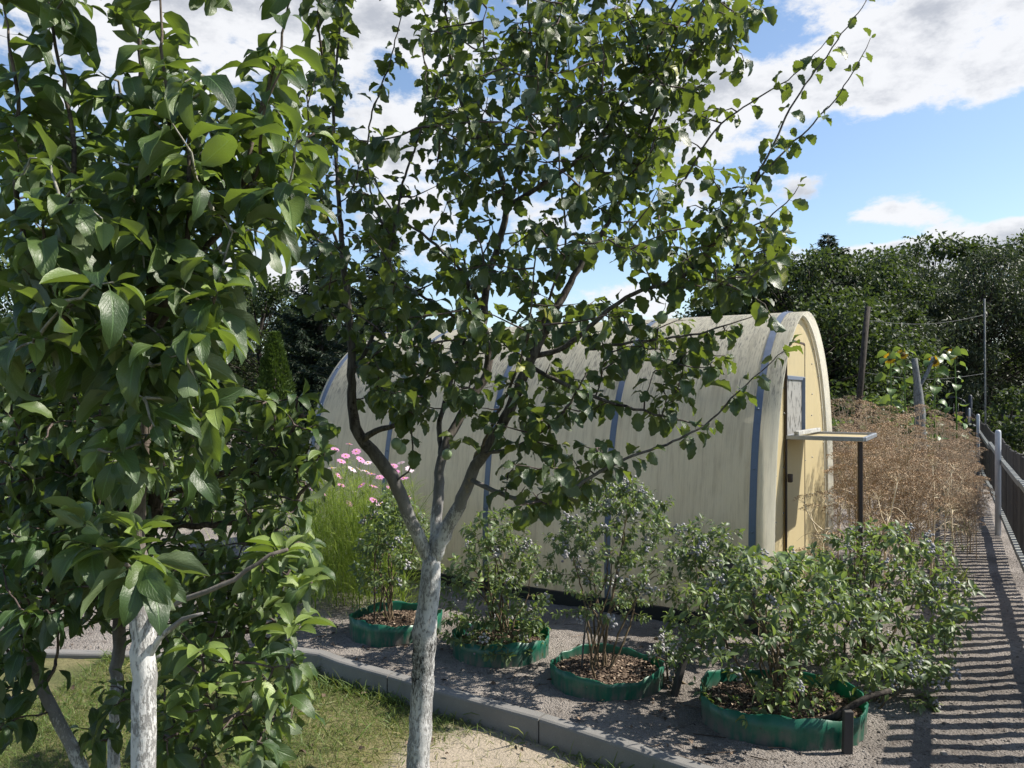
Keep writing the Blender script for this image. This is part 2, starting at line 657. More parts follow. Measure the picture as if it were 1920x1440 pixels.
def mat_plum():
    t = NT('green_plum_skin')
    n = t.noise(t.pos(), 45, 4)
    return t.done(t.bsdf(t.mix(n, (.13, .20, .08), (.30, .38, .24)), .5, None, .4))


M['plum'] = mat_plum()


def mat_soil():
    t = NT('sandy_soil')
    p = t.pos()
    n = t.noise(p, 1.6, 6, .6)
    n2 = t.noise(p, 14, 6, .65)
    n3 = t.noise(p, 95, 5, .7)
    v = t.voro(p, 90)
    col = t.mix(t.ss(n, .35, .68), (.20, .178, .16), (.34, .305, .275))
    col = t.mix(t.ss(n2, .52, .68, 0, .6), col, (.09, .072, .06))
    col = t.mix(t.ss(n3, .56, .70, 0, .75), col, (.40, .37, .34))
    col = t.mix(t.ss(n3, .30, .43, .7, 0), col, (.05, .042, .036))
    h = t.math('ADD', t.math('MULTIPLY', n3, 1.0), t.math('ADD', t.math('MULTIPLY', v, -.6), t.math('MULTIPLY', n2, 1.3)))
    return t.done(t.bsdf(col, .95, t.bump(h, 1.0, .022), .1))


def mat_lawn():
    t = NT('lawn_turf')
    p = t.pos()
    n = t.noise(p, 2.2, 5, .6)
    n2 = t.noise(p, 60, 5, .7)
    x = t.xyz(p)
    dx = t.math('MULTIPLY', t.math('SUBTRACT', x[0], -.08), 1.3)
    dy = t.math('MULTIPLY', t.math('SUBTRACT', x[1], 3.52), 1.7)
    r = t.math('SQRT', t.math('ADD', t.math('MULTIPLY', dx, dx), t.math('MULTIPLY', dy, dy)))
    bare = t.ss(t.math('ADD', r, t.math('MULTIPLY', t.math('SUBTRACT', n, .5), 1.1)), .4, .85, 1, 0)
    col = t.mix(t.ss(n, .35, .65), (.10, .11, .045), (.20, .18, .09))
    col = t.mix(t.ss(n2, .5, .66, 0, .7), col, (.06, .055, .03))
    sand = t.mix(n2, (.25, .21, .16), (.46, .395, .31))
    col = t.mix(bare, col, sand)
    return t.done(t.bsdf(col, .95, t.bump(n2, .9, .018), .1))


def mat_ground():
    t = NT('garden_ground')
    p = t.pos()
    n = t.noise(p, .35, 6, .6)
    n2 = t.noise(p, 6, 5, .65)
    col = t.mix(t.ss(n, .4, .6), (.06, .085, .03), (.15, .13, .10))
    col = t.mix(t.ss(n2, .5, .65, 0, .6), col, (.04, .05, .02))
    return t.done(t.bsdf(col, .95, t.bump(n2, .8, .05), .1))


def mat_concrete():
    t = NT('kerb_concrete')
    p = t.pos()
    n = t.noise(p, 5, 6, .6)
    n2 = t.noise(p, 180, 4, .7)
    z = t.xyz(p)[2]
    col = t.mix(n, (.13, .126, .12), (.23, .222, .21))
    col = t.mix(t.ss(n2, .58, .7, 0, .5), col, (.34, .33, .31))
    col = t.mix(t.ss(n2, .3, .4, .5, 0), col, (.09, .088, .083))
    dirt = t.math('MULTIPLY', t.ss(z, -.11, -.06, 1, 0), t.ss(n, .4, .6))
    col = t.mix(t.math('MULTIPLY', dirt, .6), col, (.13, .11, .08))
    return t.done(t.bsdf(col, .85, t.bump(n2, .5, .003), .25))


def mat_poly(name, c0, c1, tcol, tf, streak=.6):
    """multiwall polycarbonate sheet, yellowed, ribs and dirt streaks; uv in metres (along, up)"""
    t = NT(name)
    u = t.xyz(t.uv())
    rib = t.math('SINE', t.math('MULTIPLY', u[0], 2 * math.pi / .016))
    n = t.noise(t.uv((1.2, .5, 1)), 2.0, 5, .6)
    n2 = t.noise(t.uv((22, 1.6, 1)), 1.6, 6, .68)
    n3 = t.noise(t.uv((60, 7, 1)), 1.6, 6, .7)
    col = t.mix(n, c0, c1)
    # dirt that collected along the crown of the arch
    band = t.math('MULTIPLY', t.ss(u[1], 1.35, 1.75), t.ss(u[1], 2.75, 3.2, 1, 0))
    dirt = t.math('MULTIPLY', t.ss(n3, .46, .66), t.math('ADD', t.math('MULTIPLY', band, t.ss(n, .35, .55)), .12))
    col = t.mix(t.math('MULTIPLY', dirt, streak), col, (.10, .09, .075))
    col = t.mix(t.ss(n2, .46, .66, 0, .52 * streak), col, (.20, .19, .145))
    low = t.ss(u[1], .0, .55, .5, 0)
    col = t.mix(t.math('MULTIPLY', low, n2), col, (.20, .19, .12))
    col = t.mix(t.ss(rib, .55, 1.0, 0, .22), col, tuple(c * .65 for c in c0))
    nor = t.bump(rib, .35, .002)
    p = t.bsdf(col, .48, nor, .4)
    clear = t.math('MULTIPLY', t.math('SUBTRACT', 1.0, t.math('MULTIPLY', dirt, .5 * streak)), tf)
    return t.done(t.mixs(clear, p, t.transl(t.mix(.72, col, tcol))))


M['soil'] = mat_soil()
M['lawn'] = mat_lawn()
M['ground'] = mat_ground()
M['concrete'] = mat_concrete()
M['poly_roof'] = mat_poly('roof_polycarbonate', (.60, .565, .455), (.72, .70, .60), (.99, .98, .93), .64, 1.0)
M['poly_gable'] = mat_poly('gable_polycarbonate', (.52, .44, .25), (.62, .53, .33), (.95, .85, .6), .30, .25)
M['poly_pane'] = None


def mat_pane():
    t = NT('mouldy_pane')
    u = t.uv((18, 7, 1))
    n = t.noise(u, 1.5, 5, .6)
    col = t.mix(t.ss(n, .54, .60), (.26, .255, .24), (.035, .033, .028))
    return t.done(t.bsdf(col, .45))


M['poly_pane'] = mat_pane()


def mat_edging():
    t = NT('green_plastic_edging')
    p = t.pos()
    n = t.noise(p, 9, 5, .6)
    n2 = t.noise(t.pos((1, 1, .2)), 30, 4, .6)
    z = t.xyz(p)[2]
    col = t.mix(n, (.004, .075, .047), (.008, .14, .085))
    dust = t.math('MULTIPLY', t.ss(z, .0, .13, 1.3, .12), t.ss(t.math('ADD', t.math('MULTIPLY', n2, .5), t.math('MULTIPLY', n, .5)), .40, .62))
    col = t.mix(t.math('MULTIPLY', dust, .8), col, (.15, .135, .12))
    return t.done(t.mixs(.22, t.bsdf(col, .38, t.bump(n2, .25, .004), .5), t.transl((.01, .35, .2))))


M['edging'] = mat_edging()


def mat_chips():
    t = NT('wood_chips')
    c = t.ramp(t.attr(), [(0, (.035, .025, .019)), (.4, (.095, .067, .049)), (.75, (.22, .16, .115)), (1, (.42, .34, .26))])
    return t.done(t.bsdf(c, .85, None, .2))


M['chips'] = mat_chips()


def mat_stone():
    t = NT('grit')
    c = t.ramp(t.attr(), [(0, (.06, .052, .045)), (.5, (.17, .15, .135)), (1, (.33, .30, .27))])
    return t.done(t.bsdf(c, .9, None, .2))


M['grit'] = mat_stone()


def mat_slat():
    t = NT('dark_picket_wood')
    n = t.noise(t.pos((1, 1, .15)), 70, 5, .65)
    r = t.attr()
    c = t.mix(r, (.04, .036, .034), (.11, .103, .095))
    c = t.mix(t.ss(n, .45, .7, 0, .6), c, (.12, .115, .105))
    return t.done(t.bsdf(c, .8, t.bump(n, .6, .003), .25))


M['slat'] = mat_slat()
M['rail'] = mat_plain('grey_rail_wood', (.24, .25, .235), .75, 0, .3, 25, .003)

# ------------------------------------------------------------------ leaves


def leaf_tmpl(width, arch, fold, n=8, m=3, serr=.0, peak=.42, wave=.0, pet=.18, tip=1.0):
    """leaf of unit length along +y, upper side +z; quad grid n x m"""
    v = np.linspace(0, 1, n)
    w = np.clip(np.sin(np.pi * v ** (math.log(.5) / math.log(peak))), 0, 1) ** .8 * width * .5
    w[-1] = .006
    w[0] = .012
    if serr:
        w = w * (1 + serr * np.where(np.arange(n) % 2, 1, -1))
    if tip != 1.0:
        w = w * np.where(v > .75, 1 - (v - .75) * 4 * (1 - tip), 1)
    vs = np.concatenate([[-pet], v])
    ws = np.concatenate([[.008], w])
    ang = -arch * np.clip(vs, 0, 1) + arch * .35
    dy = np.diff(vs, prepend=vs[0])
    y = np.cumsum(np.cos(ang) * dy)
    z = np.cumsum(np.sin(ang) * dy)
    c = np.linspace(-1, 1, m)
    V = np.zeros((len(vs), m, 3))
    V[..., 0] = ws[:, None] * c
    V[..., 1] = y[:, None]
    zz = np.abs(ws[:, None] * c) * fold + wave * np.sin(vs[:, None] * 11 + c * 2) * np.abs(c) * (ws[:, None] / max(width, .01))
    V[..., 2] = z[:, None] + zz * np.cos(ang)[:, None]
    V[..., 1] -= zz * np.sin(ang)[:, None]
    U = np.zeros((len(vs), m, 2))
    U[..., 0] = .5 + .5 * c
    U[..., 1] = np.clip(vs, 0, 1)[:, None]
    return V.reshape(-1, 3), grid_faces(len(vs), m), U.reshape(-1, 2)


T_APPLE = [leaf_tmpl(.42, a, f, 10, 5, .035, .42, .085) for a, f in ((1.5, .35), (1.0, .5), (2.0, .3), (.6, .6), (1.7, .6), (1.2, .15))]
T_APPLE_YOUNG = [leaf_tmpl(.46, a, f, 7, 3, .02, .45, .02) for a, f in ((.6, .7), (.9, .5), (.3, .9))]
T_PLUM = [leaf_tmpl(.63, a, f, 11, 3, .10, .48, .09, .2) for a, f in ((1.0, .3), (.5, .45), (1.5, .25), (.9, .7), (.2, .2), (1.3, .5))]
T_BERRY = [leaf_tmpl(.44, a, f, 5, 3, 0, .47, 0, .06) for a, f in ((.7, .4), (.2, .5), (1.1, .3))]
T_TREE = [leaf_tmpl(.6, a, f, 3, 3, 0, .45, 0, .0) for a, f in ((.6, .3), (.1, .4))]
T_WILLOW = [leaf_tmpl(.32, a, f, 3, 3, 0, .45, 0, .0) for a, f in ((.6, .3), (.1, .4))]


def instance(mb, tmpl, Mx, T, R):
    V, Q, U = tmpl
    k = len(T)
    if k == 0:
        return
    VV = np.einsum('kij,nj->kni', Mx, V) + T[:, None, :]
    QQ = Q[None] + (np.arange(k) * len(V))[:, None, None]
    mb.add(VV.reshape(-1, 3), QQ.reshape(-1, 4), np.tile(U, (k, 1)), np.repeat(R, len(V)))


def place_leaves(mb, tmpls, pos, direc, size, R, up_jit=.45, up=None):
    """leaf direction direc, faces mostly up"""
    k = len(pos)
    if k == 0:
        return
    y = nrm(direc)
    u = np.broadcast_to(UP, (k, 3)) if up is None else up
    z = u + rng.normal(size=(k, 3)) * up_jit
    z = nrm(z - y * np.sum(z * y, 1, keepdims=True))
    x = np.cross(y, z)
    Mx = np.stack([x, y, z], -1) * np.asarray(size)[:, None, None]
    pick = rng.integers(0, len(tmpls), k)
    for i, tm in enumerate(tmpls):
        s = pick == i
        instance(mb, tm, Mx[s], pos[s], np.asarray(R)[s])


def in_poly(poly, n):
    poly = np.asarray(poly, float)
    lo, hi = poly.min(0), poly.max(0)
    out = []
    while len(out) < n:
        q = rng.uniform(lo, hi, (n * 2, 2))
        x, y = q[:, 0], q[:, 1]
        ins = np.zeros(len(q), bool)
        j = len(poly) - 1
        for i in range(len(poly)):
            xi, yi, xj, yj = *poly[i], *poly[j]
            with np.errstate(divide='ignore', invalid='ignore'):
                c = ((yi > y) != (yj > y)) & (x < (xj - xi) * (y - yi) / (yj - yi + 1e-12) + xi)
            ins ^= c
            j = i
        out += q[ins].tolist()
    return np.array(out[:n])


class Tree:
    """skeleton of limbs; twigs grow from it to target points; leaves sit along the twigs"""

    def __init__(self, leaf_space, leaf_size, tmpls, young, droop, perp, twig_r=.0028):
        self.trunk, self.twigs, self.leaves = Mesh(), Mesh(), Mesh()
        self.pts = []
        self.limbs = []
        self.ls, self.size, self.tm, self.ty = leaf_space, leaf_size, tmpls, young
        self.droop, self.perp, self.tr = droop, perp, twig_r
        self.LP, self.LD, self.LS, self.LR = [], [], [], []

    def dress(self, L, rmax, space=None, light=0.0):
        """leaves along the thin end of a limb"""
        k = int(np.argmax(L[:, 3] < rmax))
        if L[-1, 3] < rmax and len(L) - k > 4:
            self.leafy(L[k:], 0.0, space, light=light)

    def limb(self, spec, skel=True, sides=10, rough=.03, mesh=None, conv=True):
        """spec rows px, py, depth, radius"""
        rows = np.array([np.concatenate([P(a, b, c), [r]]) for a, b, c, r in spec]) if conv else np.asarray(spec, float)
        L = smooth_line(rows, .03)
        wob = rng.normal(size=(len(L), 3)) * .0022
        L[1:-1, :3] += wob[1:-1]
        tube(self.trunk if mesh is None else mesh, L[:, :3], np.maximum(L[:, 3], .0012), sides, rough=rough)
        if skel:
            self.pts.append(L[::2, :3])
        self.limbs.append(L)
        return L

    def leafy(self, L, start=.3, space=None, young_tip=True, size=1.0, light=0.0):
        """leaves along a line of points"""
        p = L[:, :3]
        seg = np.concatenate([[0], np.cumsum(np.linalg.norm(np.diff(p, axis=0), axis=1))])
        s0 = seg[-1] * start
        sp = self.ls if space is None else space
        k = max(1, int((seg[-1] - s0) / sp))
        s = np.sort(np.concatenate([rng.uniform(s0, seg[-1], k), [seg[-1]] * 2]))
        pos = np.stack([np.interp(s, seg, p[:, i]) for i in range(3)], 1)
        tan = nrm(np.stack([np.interp(s, seg, np.gradient(p[:, i])) for i in range(3)], 1))
        ang = np.arange(len(s)) * 2.4 + rng.uniform(0, 6)
        a = nrm(np.cross(tan, UP + .01))
        b = np.cross(tan, a)
        side = np.cos(ang)[:, None] * a + np.sin(ang)[:, None] * b
        d = tan * rng.uniform(.15, .6, (len(s), 1)) + side * self.perp + np.array([0, 0, -1]) * rng.uniform(.3, 1.9, (len(s), 1)) * self.droop
        f = s / max(seg[-1], 1e-6)
        sz = self.size * rng.uniform(.5, 1.17, len(s)) * size
        r = np.clip(rng.beta(1.6, 2.2, len(s)) * .8 + light, 0, 1)
        r = np.where(rng.random(len(s)) < .022, 1.0, r)
        if young_tip:
            tipz = f > .97
            r = np.where(tipz & (rng.random(len(s)) < .6), rng.uniform(.75, .98, len(s)), r)
            sz = np.where(tipz, sz * .6, sz)
            d = np.where(tipz[:, None], d + tan * .9, d)
        self.LP.append(pos)
        self.LD.append(d)
        self.LS.append(sz)
        self.LR.append(r)

    def grow(self, targets, upb=.35, maxlen=.55, leaf_start=.25, sub=True, light=0.0):
        S = np.vstack(self.pts)
        dist = np.array([np.min(np.linalg.norm(S - t, axis=1)) for t in targets])
        for t in targets[np.argsort(dist)]:
            S = np.vstack(self.pts) if sub else S
            dv = t - S
            dd = np.linalg.norm(dv, axis=1) + np.maximum(0, -dv[:, 2]) * 1.0
            i = int(np.argmin(dd))
            p0 = S[i]
            v = t - p0
            ln = np.linalg.norm(v)
            if ln < .03:
                continue
            if ln > maxlen:
                p0 = t - v / ln * maxlen * .9 if False else p0
            mid = p0 + v * .5 + UP * (-.12 * ln * upb) + rng.normal(size=3) * .06 * ln
            k = max(4, int(ln / .05))
            u = np.linspace(0, 1, k)[:, None]
            L = (1 - u) ** 2 * p0 + 2 * u * (1 - u) * mid + u ** 2 * t
            L[1:] += rng.normal(size=(k - 1, 3)) * .004
            r0 = self.tr * (1 + ln * 2.2)
            tube(self.twigs, L, np.linspace(r0, self.tr * .45, k), 5, cap=False)
            self.pts.append(L[1:])
            self.leafy(L, leaf_start, light=light)

    def whorl(self, c, n, size, light, spread=1.0, up=.35, tm=None):
        c = np.asarray(c, float)
        a = np.arange(n) * 2.4 + rng.uniform(0, 6)
        d = np.stack([np.cos(a), np.sin(a), np.full(n, up) + rng.normal(size=n) * .25], 1)
        d[:, :2] *= spread
        self.LP.append(c + rng.normal(size=(n, 3)) * .006)
        self.LD.append(d)
        self.LS.append(size * rng.uniform(.7, 1.1, n))
        self.LR.append(np.clip(light + rng.normal(size=n) * .07, 0, 1))

    def finish(self, root, bark, twigmat, leafmat):
        if self.trunk.n:
            self.trunk.build('trunk', bark, root)
        p, d, s, r = (np.concatenate(x) for x in (self.LP, self.LD, self.LS, self.LR))
        yg = r > .72
        place_leaves(self.leaves, self.tm, p[~yg], d[~yg], s[~yg], r[~yg])
        place_leaves(self.leaves, self.ty, p[yg], d[yg], s[yg], r[yg])
        nl = sum(len(q) for q in self.leaves.Q)
        if self.twigs.n:
            self.leaves.merge(self.twigs)
        self.leaves.build('crown', leafmat, root, mat2=twigmat, first2=nl)
        return len(p)


# ------------------------------------------------------------------ ground, lawn, kerb
LAWN_Z = -.105
KERB = np.array([(-14, 5.6), (-7, 5.2), (-3.3, 4.98), (-2.2, 4.90), (-1.5, 4.76), (-1.2, 4.68), (-.997, 4.50), (-.56, 4.21), (-.414, 4.09),
                 (.129, 3.737), (.435, 3.50), (.71, 3.276), (1.15, 2.93), (1.7, 2.5), (2.4, 1.95), (3.4, 1.2), (6, -.8), (9, -3)])


def kerb_y(x):
    return np.interp(x, KERB[:, 0], KERB[:, 1])


def fbm(x, y, s, seed):
    """cheap smooth noise from sines"""
    r = np.random.default_rng(seed)
    z = 0
    for i in range(14):
        k = s * (1.0 + i * .55)
        a = r.uniform(0, 6.283)
        z = z + np.sin(k * (x * math.cos(a) + y * math.sin(a)) + r.uniform(0, 6.283)) / (1.2 + i * .5)
    return z / 3.0


def ground_sheet(name, xs, ys, zf, keep, mat):
    X, Y = np.meshgrid(xs, ys, indexing='ij')
    Z = zf(X, Y)
    V = np.stack([X, Y, Z], -1).reshape(-1, 3)
    Q = grid_faces(len(xs), len(ys))[:, ::-1]
    c = V[Q].mean(1)
    Q = Q[keep(c[:, 0], c[:, 1])]
    used = np.unique(Q)
    re = np.zeros(len(V), int)
    re[used] = np.arange(len(used))
    mb = Mesh()
    mb.add(V[used], re[Q])
    o = mb.build(name, mat)
    return tag(o, kind='structure')


def spaced(parts):
    return np.unique(np.round(np.concatenate([np.arange(a, b, s) for a, b, s in parts]), 4))


def soil_z(X, Y):
    near = np.clip((12 - Y) / 4, 0, 1)
    z = .018 * fbm(X, Y, 2.2, 3) + near * (.009 * fbm(X, Y, 9, 4) + .005 * fbm(X, Y, 26, 5))
    low = np.clip((-1.30 - X) / .5, 0, 1) * np.clip(1.1 - (Y - kerb_y(X)) / .9, 0, 1)
    return z - .004 - .085 * low


ground_sheet('ground', spaced([(-400, 400.1, 20)]), spaced([(-60, 700.1, 20)]), lambda x, y: 0 * x - .16, lambda x, y: x > -1e9, M['ground'])
ground_sheet('soil_bed', spaced([(-14, -2.4, .3), (-2.4, 4.4, .022), (4.4, 14, .2)]), spaced([(1.0, 2.9, .1), (2.9, 6.6, .022), (6.6, 10, .08), (10, 34, .4)]),
             soil_z, lambda x, y: y > kerb_y(x) + .03, M['soil'])
ground_sheet('lawn', spaced([(-14, -3, .3), (-3, 1.2, .04), (1.2, 6, .2)]), spaced([(-3, 1.5, .2), (1.5, 5.7, .04)]),
             lambda x, y: LAWN_Z + .010 * fbm(x, y, 4, 8) + .004 * fbm(x, y, 20, 9), lambda x, y: y < kerb_y(x) + .06, M['lawn'])


def build_kerb():
    t = np.concatenate([[0], np.cumsum(np.linalg.norm(np.diff(KERB, axis=0), axis=1))])
    s_joint = np.interp(.129, KERB[:, 0], t)
    mb = Mesh()
    prof = np.array([(0, -.2), (0, .005), (.004, .014), (.014, .020), (.066, .020), (.076, .014), (.08, .005), (.08, -.2)])
    s0 = s_joint - 12
    while s0 < t[-1]:
        a, b = s0 + .004, s0 + .996
        s0 += 1.0
        if a < 0 or b > t[-1]:
            continue
        ss = np.linspace(a, b, 6)
        x = np.interp(ss, t, KERB[:, 0])
        y = np.interp(ss, t, KERB[:, 1])
        ta = nrm(np.stack([np.gradient(x), np.gradient(y)], 1))
        nn = np.stack([-ta[:, 1], ta[:, 0]], 1)
        nn = np.where(nn[:, 1:] < 0, -nn, nn)
        dz = rng.normal() * .004 - .09 * np.clip((-1.35 - x.mean()) / .5, 0, 1)
        V = np.zeros((6, 8, 3))
        V[..., 0] = x[:, None] + nn[:, :1] * prof[:, 0]
        V[..., 1] = y[:, None] + nn[:, 1:] * prof[:, 0]
        V[..., 2] = prof[:, 1] + dz
        mb.add(V.reshape(-1, 3), np.vstack([grid_faces(6, 8)[:, ::-1], [[0, 1, 6, 7], [1, 2, 5, 6], [2, 3, 4, 5]], [[47, 46, 41, 40], [46, 45, 42, 41], [45, 44, 43, 42]]]))
    tag(mb.build('kerb', M['concrete'], smooth=False), kind='structure')


build_kerb()


def build_grass():
    tm = [leaf_tmpl(.055, a, .2, 4, 3, 0, .3, 0, 0) for a in (.5, 1.1, 1.8)]
    for t_ in tm:
        pass
    n = 85000
    # more blades where they show large
    x = rng.uniform(-2.6, 1.1, n)
    y = rng.uniform(2.55, 5.2, n)
    ok = y < kerb_y(x) - .005
    x, y = x[ok], y[ok]
    patch = fbm(x, y, 2.6, 8 + 3)
    bare = np.hypot((x + .08) * 1.3, (y - 3.52) * 1.7)
    dry = np.clip(.46 + .55 * patch + np.clip(1.1 - bare, 0, 1) * .8, 0, 1)
    keep = rng.random(len(x)) < np.clip(1.15 - np.clip(1.0 - bare, 0, 1) * 1.7 - np.clip(patch, 0, 1) * .3, .06, 1)
    x, y, dry = x[keep], y[keep], dry[keep]
    k = len(x)
    edge = np.clip(1 - (kerb_y(x) - y) / .16, 0, 1) * (fbm(x, y, 6, 21) > -.1)
    size = rng.gamma(6, .0072, k) * (1 + edge * 1.0) * (1 + np.clip(fbm(x, y, 7, 31), 0, 1) * .5)
    a = rng.uniform(0, 6.283, k)
    d = np.stack([np.cos(a) * .7, np.sin(a) * .7, rng.uniform(.5, 1.4, k)], 1)
    flat = rng.random(k) < dry * .6
    d[flat, 2] *= .25
    r = np.clip(rng.beta(2, 3, k) * .6 + dry * .55 * rng.random(k) + .25 * flat, 0, 1)
    mb = Mesh()
    place_leaves(mb, tm, np.stack([x, y, LAWN_Z + .010 * fbm(x, y, 4, 8) + .004 * fbm(x, y, 20, 9) - .002], 1), d, size, r)
    tag(mb.build('grass', M['grass']), 'short lawn grass, patchy green and straw coloured, in front of the kerb', 'grass', kind='stuff')
    # weeds and tufts at the foot of the fence and the path edge
    mb = Mesh()
    n = 2200
    t_ = rng.uniform(-1, 9, n)
    x = 3.74 + .492 * t_ + rng.normal(size=n) * .10 - .12
    y = 6.3 + .87 * t_ + rng.normal(size=n) * .1
    cl = fbm(x, y, 3, 41) > .0
    x, y = x[cl], y[cl]
    k = len(x)
    a = rng.uniform(0, 6.283, k)
    d = np.stack([np.cos(a) * .6, np.sin(a) * .6, rng.uniform(.5, 1.4, k)], 1)
    place_leaves(mb, tm, np.stack([x, y, 0 * x], 1), d, rng.uniform(.06, .17, k), np.clip(rng.beta(2, 2, k) * .9, 0, 1))
    tag(mb.build('weeds', M['grass']), 'thin weeds and dry tufts at the foot of the picket fence', 'weeds', kind='stuff')


build_grass()


def build_grit():
    """coarse grit lying on the bed and path"""
    n = 15000
    u = rng.random(n)
    y = 2.9 + 4.6 * u ** 1.5
    x = rng.uniform(-.9, .75, n) * y
    x = np.where(rng.random(n) < .5, rng.uniform(.25, .72, n) * y, x)
    ok = y > kerb_y(x) + .10
    x, y = x[ok], y[ok]
    k = len(x)
    s = rng.gamma(2.0, .0011, k) + .0012
    z = soil_z(x, y)
    V0 = np.array([(-1, -1, -.6), (1, -1, -.6), (1, 1, -.6), (-1, 1, -.6), (-.6, -.6, .7), (.7, -.5, .6), (.5, .7, .7), (-.7, .5, .5)])
    Q0 = np.array([[0, 1, 5, 4], [1, 2, 6, 5], [2, 3, 7, 6], [3, 0, 4, 7], [4, 5, 6, 7]])
    a = rng.uniform(0, 6.283, k)
    c, sn = np.cos(a), np.sin(a)
    Mx = np.zeros((k, 3, 3))
    Mx[:, 0, 0], Mx[:, 0, 1], Mx[:, 1, 0], Mx[:, 1, 1], Mx[:, 2, 2] = c, -sn, sn, c, rng.uniform(.5, 1, k)
    mb = Mesh()
    instance(mb, (V0, Q0, np.zeros((8, 2))), Mx * s[:, None, None], np.stack([x, y, z + s * .2], 1), rng.beta(1.6, 2.0, k))
    tag(mb.build('gravel', M['grit'], smooth=False), 'loose coarse grit scattered over the sandy bed and path', 'gravel', kind='stuff')


build_grit()


def build_litter():
    """fallen leaves and bits of twig on the bed and lawn edge"""
    n = 700
    y = 2.9 + 4.0 * rng.random(n) ** 1.3
    x = rng.uniform(-.75, .36, n) * y
    on = y > kerb_y(x) + .12
    z = np.where(on, soil_z(x, y) + .008, LAWN_Z + .02)
    ok = on | (rng.random(n) < .3)
    x, y, z = x[ok], y[ok], z[ok]
    k = len(x)
    a = rng.uniform(0, 6.283, k)
    mb = Mesh()
    place_leaves(mb, T_PLUM + T_BERRY, np.stack([x, y, z], 1), np.stack([np.cos(a), np.sin(a), rng.normal(size=k) * .2], 1), rng.uniform(.015, .045, k), rng.random(k) * .8, .5)
    for i in range(160):
        yy = rng.uniform(2.95, 5.6)
        xx = rng.uniform(-.3, .45) * yy
        if yy < kerb_y(xx) + .12:
            continue
        aa = rng.uniform(0, 6.283)
        l_ = rng.uniform(.02, .09)
        p = np.array([xx, yy, float(soil_z(xx, yy)) + .006])
        o = np.array([math.cos(aa), math.sin(aa), rng.normal() * .1]) * l_
        tube(mb, np.array([p - o, p + UP * .002 + rng.normal(size=3) * .003, p + o]), rng.uniform(.001, .0028), 4, rng.random())
    tag(mb.build('leaf_litter', M['chips']), 'dry fallen leaves and twig bits scattered on the bed', 'litter', kind='stuff')


build_litter()

# ------------------------------------------------------------------ greenhouse
GC = np.array([.515, .857, 0])       # across the gable
GD = np.array([-.857, .515, 0])      # along the ridge, away from the door
G0 = np.array([1.719, 5.05, 0])      # near corner of the door gable
GW, GH, GL = 2.48, 2.255, 4.3
GZ = .07             # the gable stands this far inside the sheet edge


def arch(k=41, off=0.0, u0=0.0, u1=1.0):
    """drop shaped hoop in (across, up), off = outward"""
    t = np.linspace(-1, 1, k)
    # traced half profile: height fraction -> half width fraction
    hz = np.array([0, .15, .35, .55, .68, .78, .86, .92, .965, .99, 1.0])
    hw = np.array([.985, 1.0, .985, .93, .845, .735, .60, .455, .29, .15, 0])
    # arc length parameter
    s = np.concatenate([[0], np.cumsum(np.hypot(np.diff(hz * GH), np.diff(hw * GW / 2)))])
    q = (1 - np.abs(t)) * s[-1]
    z = np.interp(q, s, hz) * GH
    w = np.interp(q, s, hw) * GW / 2 * np.sign(t)
    for _ in range(4):     # soften the corners of the trace
        z[1:-1] = .25 * z[:-2] + .5 * z[1:-1] + .25 * z[2:]
        w[1:-1] = .25 * w[:-2] + .5 * w[1:-1] + .25 * w[2:]
    p = np.stack([w + GW / 2, z], 1)
    tg = nrm(np.gradient(p, axis=0))
    nn = np.stack([-tg[:, 1], tg[:, 0]], 1)
    p = p + nn * off
    p[:, 1] = np.maximum(p[:, 1], 0)
    sl_ = np.concatenate([[0], np.cumsum(np.linalg.norm(np.diff(p, axis=0), axis=1))])
    return p, sl_


def gp(c, z, l):
    return G0 + GC * c + GD * l + UP * z


def sheet(mb, l0, l1, off, nl=2, thick=.008, k=61, sag=0.0):
    p, s = arch(k, off)
    q, _ = arch(k, off - thick)
    ls = np.linspace(l0, l1, nl)
    for pp, flip in ((p, 0), (q, 1)):
        V = np.array([[gp(c, z, l) for c, z in pp] for l in ls])
        if sag and nl > 2:
            pass
        U = np.stack(np.meshgrid(ls, s, indexing='ij'), -1).reshape(-1, 2)
        f = grid_faces(nl, k)
        mb.add(V.reshape(-1, 3), f[:, ::-1] if flip else f, U)
    # edges
    for l in (l0, l1):
        V = np.array([[gp(c, z, l) for c, z in p], [gp(c, z, l) for c, z in q]])
        mb.add(V.reshape(-1, 3), grid_faces(2, k), np.full((2 * k, 2), .5))


